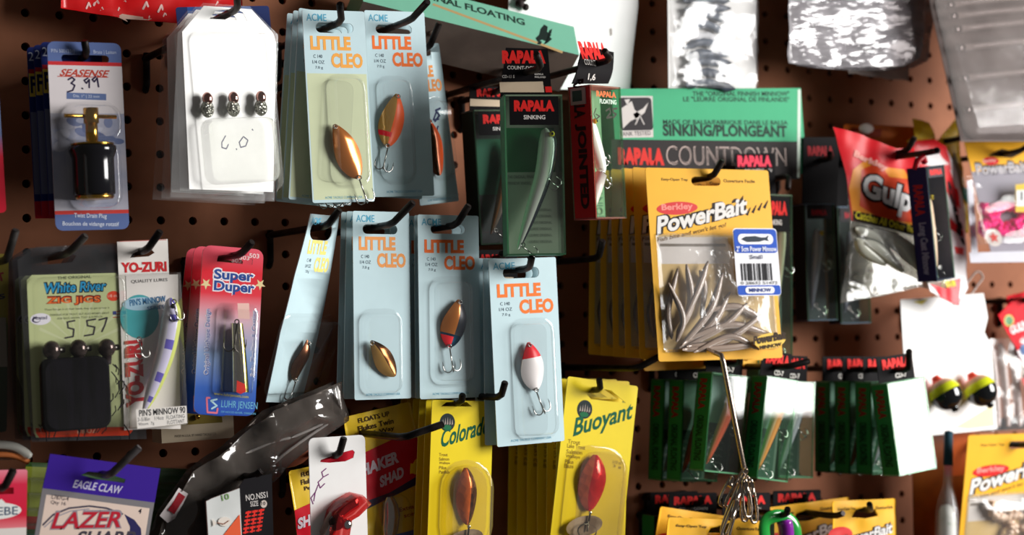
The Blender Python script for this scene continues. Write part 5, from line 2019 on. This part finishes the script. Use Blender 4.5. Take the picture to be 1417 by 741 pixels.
# ================================================================== white float card
F = Fr((1246, 415), (1361, 408), (1260, 606), .066)
k = F.w/115
T = Thing('float_card', 'glaring white card with two round black, yellow and red fishing floats', 'fishing float', F)
q = MB(F)
q.plate([F.uv(p) for p in [(1258, 606), (1380, 594), (1372, 480), (1362, 460), (1367, 440), (1361, 406), (1246, 415)]], P(252, 250, 248), 0, .0008)
q.pp([(1264, 418), (1284, 414), (1276, 422)], P(224, 210, 90), .0004)
q.pp([(1322, 592), (1374, 560), (1376, 590), (1340, 594)], P(240, 226, 180), .0004)
T.part('card', q)
for cx, cy in ((1308, 546), (1357, 541)):
    u, v = F.uv((cx, cy), .016)
    q = MB(F)
    BB = P(18, 20, 22, rough=.08, spec=.8)
    YG = P(206, 214, 40, rough=.15)
    OR = P(232, 84, 50, rough=.15)
    q.ball((0, 0, 0), .0152, BB, 24, 24, lambda s_: OR if s_ < .2 else (P(196, 150, 110, rough=.2) if s_ < .3 else (YG if s_ < .46 else BB)))
    o = T.part('float', q)
    o.location = (u, -.0165, v)
    o.rotation_euler = (math.radians(-28), math.radians(-14), 0)
    q = MB(F)
    q.lathe(0, 0, [(0, .0195), (.0035, .0192), (.0042, .0165), (.006, .0135)], P(226, 70, 46, rough=.2), 16)
    q.lathe(0, 0, [(0, -.0188), (.003, -.018), (.004, -.0145)], BB, 14)
    e = T.part('red_cap', q, parent=o)
q = MB(F)
c = curve(F, [(1336, 420), (1352, 396), (1360, 384), (1352, 376), (1338, 392)], -.004, 6)
q.tube(c, .0009, P(206, 196, 190), 6)
T.part('hang_loop', q)
peg(F.wp(*F.uv((1318, 424))), 'black peg hook hidden behind the top of the white float card', (1322, 416), out=-.002, fwd=.0)

# red packets at the right edge
for i, (pl, d, lab) in enumerate(([[(1380, 436), (1398, 418), (1452, 404), (1470, 520), (1440, 560), (1418, 510)], .06, 'red and white bait bag with a green dot at the right edge, nearer one'], [[(1392, 410), (1440, 398), (1470, 440), (1460, 520), (1400, 500)], .042, 'red bait bag with a green dot at the right edge, mostly behind another red one'])):
    F = Fr((pl[0][0], pl[1][1]), (pl[0][0]+80, pl[1][1]-6), (pl[0][0], pl[1][1]+130), d)
    T = Thing('bait_bag', lab, 'bait bag', F)
    q = MB(F, .8)
    q.plate([F.uv(p) for p in pl][::-1], P(206, 20, 36), 0, .0008)
    if i == 0:
        q.pp([(1404, 486), (1440, 466), (1450, 540), (1436, 556), (1418, 512)], G(230, 226, 230), .0005)
        q.flat(ell(*F.uv((1414, 484)), .006, .006, 18), G(60, 90, 140), .0008)
        q.pp([(1410, 524), (1440, 520), (1440, 560), (1424, 556)], G(206, 20, 30), .0007)
    x, y = ((1394, 444), (1412, 420))[i]
    q.flat(ell(*F.uv((x, y)), .0058, .0058, 18), G(206, 180, 60), .0006)
    q.flat(ell(*F.uv((x, y)), .0044, .0044, 18), G(60, 130, 70), .0008)
    q.text('GULP ALIVE', (1398, 464), (1440, 446), 9, G(240, 220, 220), .04, .0009) if i == 0 else None
    T.part('sheet', q, crinkle(.002, 40, 5+i), cu=24, cv=30)
    peg(F.wp(*F.uv((1416+8*i, 416))), 'black peg hook for the %s red bag at the right edge' % ('nearer', 'hidden')[i], (1436, 404), out=.012, fwd=.006)
F = Fr((1352, 470), (1440, 466), (1356, 598), .05, yaw=-10)
T = Thing('bait_bag', 'clear bag of greyish tubes between the white float card and the red bags', 'bait bag', F)
q = MB(F)
q.plate(rr(-F.w/2, 0, F.w/2, F.h, .004), FILM, .009, .0004)
T.part('film', q, crinkle(.003, 50, 8), cu=10, cv=12)
for x in (1374, 1388, 1404, 1420):
    q = MB(F)
    c = curve(F, [(x-4, 476), (x+2, 530), (x+6, 590)], .002, 5)
    q.tube(c, [.002]+[.0042]*(len(c)-2)+[.003], P(196, 180, 176, rough=.2, spec=.6), 8)
    T.part('soft_tube', q)
q = MB(F)
q.box(-F.w/2, .0, F.w/2, .012, -.004, .004, P(40, 40, 44))
T.part('dark_foot', q)

# dim stuff under the float card
F = Fr((1262, 604), (1350, 600), (1262, 800), .05)
T = Thing('bait_bag', 'dim brown bag with a red strip under the white float card', 'bait bag', F)
q = MB(F)
q.plate(rr(-F.w/2, 0, F.w/2, F.h, .003), mottled('amber_print', (110, 56, 20), (150, 84, 26), 12), 0, .0008)
q.fb(.62, .0, .98, .3, P(180, 84, 26), .0004)
q.fb(.5, .1, .62, .3, P(150, 30, 50), .0006)
T.part('sheet', q)
F = Fr((1298, 690), (1326, 690), (1298, 800), .09)
T = Thing('lure_tube', 'clear tube of white and green lures at the bottom under the white float card', 'lure tube', F)
q = MB(F)
q.lathe(0, -.001, [(.004, F.h+.03), (.0045, F.h+.012), (.008, F.h), (.0105, F.h-.012), (.011, 0), (0, 0)], clear(haze=.25), 18)
T.part('bottle', q)
q = MB(F)
q.lathe(0, -.001, [(0, F.h*.93), (.006, F.h*.9), (.0085, F.h*.75), (.0085, F.h*.55), (.0088, F.h*.53), (.0088, F.h*.5), (.0085, F.h*.48), (.0085, .002), (0, .002)], mottled('white_green', (226, 226, 220), (90, 130, 80), 70, lo=.55, hi=.75), 16)
T.part('filling', q)
q = MB(F)
q.lathe(0, -.001, [(0, F.h+.062), (.004, F.h+.061), (.0045, F.h+.03)], P(40, 70, 84), 14)
T.part('dark_cap', q)

# ================================================================== yellow spoon cards
YC = (244, 216, 30)


def spoon_card(label, tl, tr, bl, d, word, wb, we, wh, slot, top, bot, wpx, mf, badge, lines, blis, group=None, warp=None):
    F = Fr(tl, tr, bl, d)
    k = F.w/math.hypot(tr[0]-tl[0], tr[1]-tl[1])
    T = Thing('lure_card', label, 'fishing lure', F, group)
    q = MB(F)
    q.plate(rr(-F.w/2, 0, F.w/2, F.h, .002), G(*YC), 0, .0008, [[F.uv(p) for p in slot]], edge=P(250, 240, 120))
    u, v = F.uv(badge)
    q.flat(ell(u, v, 10.5*k, 11*k, 24), P(40, 50, 50), .0004)
    for i in range(5):
        q.flat([(u+(-7+3.2*i)*k, v-3*k), (u+(-6+3.2*i)*k, v+7*k*(1-abs(i-2)*.2)), (u+(-5+3.2*i)*k, v-2*k)], P(176, 160, 150), .0006)
    q.flat(ell(u, v-6*k, 6*k, 3*k, 14), P(30, 110, 70), .0007)
    q.text(word, wb, we, wh, P(14, 96, 66), .025, .0006, shear=.45)
    for st, a, b, h in lines:
        q.text(st, a, b, h, P(150, 120, 30), .015, .0006)
    T.part('card', q)
    b = MB(F)
    p0, p1 = F.uv((blis[0], blis[1])), F.uv((blis[2], blis[3]))
    b.blister(p0[0], p1[1], p1[0], p0[1], .018, .012, clear(haze=.04, tint=(250, 246, 226), refl=1.4))
    T.part('blister', b)
    q = MB(F)
    A, B = F.uv(top, .005), F.uv(bot, .005)
    q.spoon(A, B, wpx*k, .0035, mf, .0045, 1.05)
    so = T.part('spoon', q)
    q = MB(F)
    q.ball((B[0], -.006, B[1]-.001), .0016, CHROME, 10, 6)
    q.tube([(B[0], -.006, B[1]-.002), (B[0]-.001, -.006, B[1]-.016)], .0007, DARKST, 6)
    for sx in (-1, 1):
        pl = [(B[0]-.001, -.006, B[1]-.008)]
        for i in range(8):
            a = math.pi*i/7
            pl.append((B[0]-.001+sx*(.009*math.sin(a)+.001), -.006+.002*sx, B[1]-.010-.008*(1-math.cos(a))*.7*(-1 if False else 1)+(.008 if i < 2 else 0)*0))
        q.tube(pl, .0006, DARKST, 5)
    T.part('treble_hook', q, parent=so)
    q = MB(F)
    # dark skirt blade under the spoon
    q.flat(ell(B[0]-.003, B[1]-.012, .017, .008, 20, .25), mottled('smoke_blade_'+word, (110, 90, 80), (170, 150, 140), 60, rough=.2), .0045)
    T.part('smoked_blade', q, parent=so)
    T.k = k
    return T


HAM = metal(236, 112, 40, .2, bump=.7, scale=55, lacquer=.5)
HAMD = metal(120, 70, 40, .25, bump=.7, scale=55)
HRED = metal(220, 10, 30, .18, bump=.6, scale=55, lacquer=.5)
HCOP = metal(226, 100, 70, .2, bump=.6, scale=55, lacquer=.5)
T = spoon_card('yellow card with green script and a hammered copper spoon', (598, 554), (683, 556), (601, 790), .112, 'Colorado', (609, 621), (676, 600), 22,
               [(610, 563), (653, 563), (646, 557), (618, 557)], (646, 648), (648, 727), 28, lambda s, a: HAM if a < .25 else HAMD, (619, 585),
               [('Trout', (608, 632), (620, 632), 4), ('Salmon', (608, 638), (622, 638), 4), ('Walleye', (608, 644), (623, 644), 4), ('Pike', (608, 650), (618, 650), 4), ('Panfish', (608, 656), (622, 656), 4)], (613, 642, 674, 760))
T.pivot = F.wp(0, 0)
T.pivot = T.F.wp(*T.F.uv((632, 558)))
peg(T.pivot, 'black peg hook through the yellow copper spoon cards', (640, 546), out=.008, fwd=.004)
for i, (bk, rl) in enumerate(((.010, .3), (.021, .6), (.032, .8), (.043, 1.0), (.054, 1.0))):
    again(T, T.pivot, bk, rl, 'yellow spoon card, %s from the front behind the hammered copper spoon' % ORD[i], group='yellow cards behind the hammered copper spoon')
T = spoon_card('yellow card leaning aside with green script and a hammered red spoon', (786, 521), (883, 535), (762, 760), .108, 'Buoyant', (792, 613), (873, 588), 27,
               [(818, 553), (866, 558), (846, 541), (820, 536), (812, 546)], (826, 630), (816, 708), 36, lambda s, a: HRED if a > -.3 else HCOP, (809, 567),
               [('Trout', (786, 614), (803, 616), 5), ('Lake Trout', (785, 620), (810, 623), 5), ('Salmon', (784, 628), (806, 630), 5), ('Walleye', (783, 635), (803, 637), 5), ('Pike', (782, 642), (794, 643), 5), ('Bass', (781, 648), (794, 649), 5), ('1/10 oz', (848, 642), (860, 644), 4), ('3 g', (848, 648), (860, 650), 4)], (790, 618, 848, 780))
T.pivot = T.F.wp(*T.F.uv((822, 540)))
peg(T.pivot, 'black peg hook through the yellow card with the red spoon', (829, 525), out=.010, fwd=.006, r=.0026)
for i, (bk, rl) in enumerate(((.012, -5.2), (.03, -7.0), (.046, -7.4), (.062, -7.2), (.078, -7.0), (.092, -6.6))):
    again(T, T.pivot, bk, rl, 'yellow spoon card, %s from the front behind the hammered red spoon' % ORD[i], group='yellow cards behind the hammered red spoon')

# ================================================================== shad bags and white card below the crumpled bag
F = Fr((474, 578), (566, 556), (510, 770), .078)
k = F.w/94


def shad(label, F, d, group=None):
    T = Thing('bait_bag', label, 'bait bag', F, group)
    q = MB(F, .7)
    q.plate(rr(-F.w/2, 0, F.w/2, F.h, .002), G(222, 186, 44, coat=.3), 0, .0008)
    q.ft('FLOATS UP', .2, .03, .66, .065, DKY, .02, .0006)
    q.ft('Flukes Twin', .18, .085, .7, .125, DKY, .02, .0006)
    q.ft('Perf. Way', .22, .14, .7, .18, DKY, .02, .0006)
    u0, v0 = F.fr(0, .26)
    q.flat([F.fr(0, .30), F.fr(0, .62), F.fr(.45, .60), F.fr(1, .52), F.fr(1, .20)][::1], G(196, 20, 40), .0005)
    q.flat([F.fr(0, .62), F.fr(.0, .68), F.fr(1, .58), F.fr(1, .52), F.fr(.45, .60)], G(60, 50, 70), .0006)
    q.textuv('SHAKER', F.fr(.02, .45), (.66*F.w, .085*F.w), (0, .085*F.h), P(210, 196, 206), .05, .0009, .1)
    q.textuv('SHAD', F.fr(.34, .55), (.38*F.w, .06*F.w), (0, .08*F.h), P(210, 196, 206), .05, .0009, .1)
    q.ft('Extra soft', .55, .72, .95, .75, P(150, 40, 30), .01, .0006)
    q.ft('scented', .6, .77, .95, .8, P(150, 40, 30), .01, .0006)
    q.fb(.0, .9, 1, 1, G(50, 90, 160), .0005)
    T.part('sheet', q, crinkle(.002, 40, d*50), cu=24, cv=40)
    q = MB(F)
    c = [F.fr(.42, .62), F.fr(.40, .75), F.fr(.28, .95)]
    pl = [Vector((u, -.006, v)) for u, v in c]
    plug(q, [pl[0], pl[0].lerp(pl[1], .5), pl[1], pl[1].lerp(pl[2], .5), pl[2]], [.003, .006, .007, .0065, .003], P(150, 130, 110, rough=.2), metal(200, 190, 180, .25), 10, .7)
    T.part('soft_shad', q)
    q = MB(F)
    a, b = F.fr(.18, .985), F.fr(.7, .60)
    q.blister(a[0], a[1], b[0], b[1], .012, .011, BLIS)
    T.part('blister', q)
    return T


T = shad('yellow bag with a crimson band and grey capitals beside the white card', F, .085)
T.pivot = F.wp(0, F.h*.97)
peg(F.wp(*F.uv((500, 600), .0)), 'long black peg hook crossing in front of the crimson-banded bag', (614, 587), out=.075, fwd=.012)
F = Fr((398, 652), (480, 636), (436, 830), .075)
T = shad('yellow bag with red and blue print glimpsed beside the bright white card', F, .075)
peg(F.wp(0, F.h*.96), 'black peg hook hidden behind the white card at the bottom', (448, 636), out=.01, fwd=.006)

F = Fr((427, 607), (505, 602), (430, 790), .135)
k = F.w/78
T = Thing('lure_card', 'bright white card with a red and clear blister lure and purple handwriting', 'fishing lure', F)
hole = [F.uv(p) for p in [(443, 640), (444, 637), (472, 627), (488, 623), (491, 626), (489, 634), (478, 639), (456, 641)]]
q = MB(F)
q.plate(rr(-F.w/2, 0, F.w/2, F.h, .004), P(252, 248, 246), 0, .0008, [hole])
for pl in ([(452, 649), (446, 654), (448, 661), (455, 657)], [(447, 662), (441, 668), (444, 676), (450, 670)], [(441, 672), (437, 682), (435, 694)], [(437, 682), (431, 690), (434, 698)]):
    q.stroke(pl, 1.4, P(130, 60, 120), .001)
T.part('card', q)
RC = clear(tint=(236, 120, 116), haze=.25, hazecol=(190, 40, 46), refl=2)
q = MB(F)


def hull(s_, t0, t1):
    pl = [(446, 728), (452, 706), (464, 692), (482, 682), (500, 686), (508, 694), (490, 712), (476, 720), (470, 760), (444, 760)]
    cx, cy = 474, 714
    return [F.uv((cx+(x-cx)*s_, cy+(y-cy)*s_)) for x, y in pl]


q.loft([(hull(1.03, 0, 0), .001), (hull(1, 0, 0), .004), (hull(.9, 0, 0), .012), (hull(.72, 0, 0), .015)], RC)
T.part('red_blister', q)
q = MB(F)
c = curve(F, [(494, 692), (476, 704), (462, 718), (450, 744)], .006, 6)
plug(q, c, [.002]+[.0055]*(len(c)-2)+[.004], P(206, 40, 50, rough=.15), P(150, 130, 120, rough=.2), 12, .9, metal(200, 190, 190, .2))
lu = T.part('red_lure', q)
q = MB(F)
q.ball((F.uv((458, 722))[0], -.009, F.uv((458, 722))[1]), .006, P(50, 36, 34, rough=.2))
q.ball((F.uv((470, 724))[0], -.012, F.uv((470, 724))[1]), .0042, CHROME)
q.ball((F.uv((449, 738))[0], -.006, F.uv((449, 738))[1]), .006, P(40, 90, 150, rough=.3), sc=(.8, .6, 1.6))
T.part('lure_head', q, parent=lu)
T.pivot = F.wp(*F.uv((464, 631)))
peg(T.pivot, 'black peg hook through the bright white card with the red lure', (476, 606), out=.006, fwd=.006)
q = MB(F)
q.pp([(436, 646), (494, 640), (494, 620), (436, 626)], G(206, 24, 50), -.004)
F2 = Fr((440, 616), (500, 612), (442, 760), .125)
T2 = Thing('bait_bag', 'red bag seen through the slot of the bright white card', 'bait bag', F2)
q = MB(F2)
q.plate(rr(-F2.w/2, 0, F2.w/2, F2.h, .002), G(206, 24, 50), 0, .0008)
T2.part('sheet', q)

# ================================================================== steel clip with snaps in front
A = at(997, 490, .165)
B = at(1030, 652, .185)
F = Fr((990, 490), (1040, 490), (990, 741), .17)
T = Thing('snap_holder', 'steel wire rod with a bunch of steel snaps hanging in front of the green-sided boxes', 'fishing snap', F)
q = MB(F)
a, b = F.uv((998, 494), 0), F.uv((1030, 656), 0)
q.tube([(a[0], .165, a[1]+.012), (a[0], .02, a[1]+.006), (a[0]+.0002, .0, a[1]+.001), (a[0]+.001, -.001, a[1]-.004), ((a[0]+b[0])/2, -.001, (a[1]+b[1])/2), (b[0], -.001, b[1]), (b[0]-.001, .001, b[1]-.006), (b[0]-.005, .003, b[1]-.007)], .0021, metal(176, 160, 146, .28), 10)
T.part('wire_rod', q)
NK = metal(186, 172, 158, .2)


def snap(p0, p1, t, wd=.0045):
    q = MB(F)
    A, B = F.uv(p0, t), F.uv(p1, t)
    d = Vector((B[0]-A[0], B[1]-A[1]))
    L = d.length
    d /= L
    n = Vector((-d.y, d.x))
    pl = []
    for i in range(25):
        a = 2*math.pi*i/24
        s_ = .5-.5*math.cos(a)
        wdt = wd*math.copysign(abs(math.sin(a))**.6, math.sin(a))*(.55+.45*s_)
        p = Vector(A)+d*(L*s_)+n*wdt
        pl.append((p.x, -t, p.y))
    q.tube(pl, .0012, NK, 7)
    q.tube([(A[0]+d.x*L*.05, -t-.001, A[1]+d.y*L*.05), (A[0]+d.x*L*.35, -t-.001, A[1]+d.y*L*.35)], .0026, NK, 8)
    T.part('snap', q)


for i, (p0, p1) in enumerate((((1032, 648), (1014, 690)), ((1030, 655), (1006, 702)), ((1026, 668), (1000, 741)), ((1020, 690), (994, 770)), ((1014, 660), (998, 700)), ((1034, 660), (1030, 722)), ((1038, 664), (1044, 724)), ((1030, 664), (1036, 716)), ((1010, 700), (1002, 760)))):
    snap(p0, p1, .002+.0034*(i % 4))

# ================================================================== yellow bags along the bottom
peg(at(800, 509, .03), 'dark bare peg hook running behind the yellow minnow bags', (916, 492), out=.09, fwd=.008)
for i, (tl, tr, bl, d, lab, lab2) in enumerate((
        ((912, 701), (1052, 722), (905, 860), .10, 'yellow bag rear of two under the steel snaps', ''),
        ((924, 716), (1064, 722), (920, 870), .118, 'yellow bag front of two under the steel snaps', ''),
        ((1052, 704), (1172, 688), (1070, 860), .09, 'yellow bag sloping upward beside the purple and green lure', ''),
        ((1150, 694), (1238, 690), (1164, 850), .12, 'sunlit yellow bag last in the bottom row', ''))):
    F = Fr(tl, tr, bl, d)
    T = Thing('bait_bag', lab, 'bait bag', F, 'yellow bags along the bottom edge')
    u, v = F.fr(.5, .13)
    q = MB(F, .7)
    hole = [(u-.014, v-.002), (u, v-.0035), (u+.014, v-.002), (u+.01, v+.004), (u, v+.006), (u-.01, v+.004)]
    q.plate(rr(-F.w/2, 0, F.w/2, F.h, .002), YB, 0, .0008, [hole])
    q.ft('Easy-Open Top', .08, .06, .36, .09, DKY, .02, .0006)
    q.ft('Ouverture Facile', .66, .06, .95, .09, DKY, .02, .0006)
    q.flat(ell(*F.fr(.12, .3), .014, .007, 20), G(206, 40, 40), .0006)
    q.textuv('PowerBait', F.fr(.12, .42), (.8*F.w, .15*F.w), (0, .11*F.h), P(50, 40, 40), .12, .0009, .1)
    q.textuv('PowerBait', F.fr(.12, .42), (.8*F.w, .15*F.w), (0, .1*F.h), P(226, 222, 220), .03, .0012, .1)
    T.part('sheet', q, crinkle(.002, 30, 4+i), cu=30, cv=30)
    p = F.wp(u, v+.004)
    peg(p, 'black peg hook through the %s' % lab, ((1046, 700), (1010, 728), (1167, 711), (1203, 698))[i], out=(.012, .01, .04, .01)[i], fwd=.012)
F = Fr((1056, 712), (1106, 710), (1056, 800), .14)
T = Thing('soft_lure', 'glossy green and purple curved lure hanging at the bottom', 'fishing lure', F)
q = MB(F)
c = curve(F, [(1060, 760), (1058, 726), (1072, 715), (1090, 718), (1101, 734), (1102, 770)], .004, 8)
q.tube(c, [.004]+[.0055]*(len(c)-2)+[.004], P(36, 150, 60, rough=.12, spec=.7), 12, flat=.5)
T.part('green_strap', q)
q = MB(F)
c = curve(F, [(1085, 720), (1088, 740), (1086, 790)], .006, 8)
q.tube(c, [.003]+[.0065]*(len(c)-2)+[.004], P(130, 30, 150, rough=.15, spec=.7), 12)
T.part('purple_body', q)
peg(F.wp(*F.uv((1080, 713), .004), .004), 'dark peg hook under the green and purple lure', (1090, 704), out=.008, fwd=.006)
peg(at(788, 361, .07), 'bare black peg hook between the red-sided box and the white spoon card', (834, 333), out=.045, fwd=.014)
peg(at(662, 549, .10), 'black bare peg hook crossing beside the white spoon with a red head', (699, 529), out=.036, fwd=.008)
peg(at(212, 76, .02), 'bare black peg hook between the drain plug and the white jig package', (246, 55), out=.035, fwd=.014)
peg(at(386, 122, .02), 'short black peg hook half hidden at the edge of the upper copper spoon stack', (398, 100), out=.02, fwd=.008)
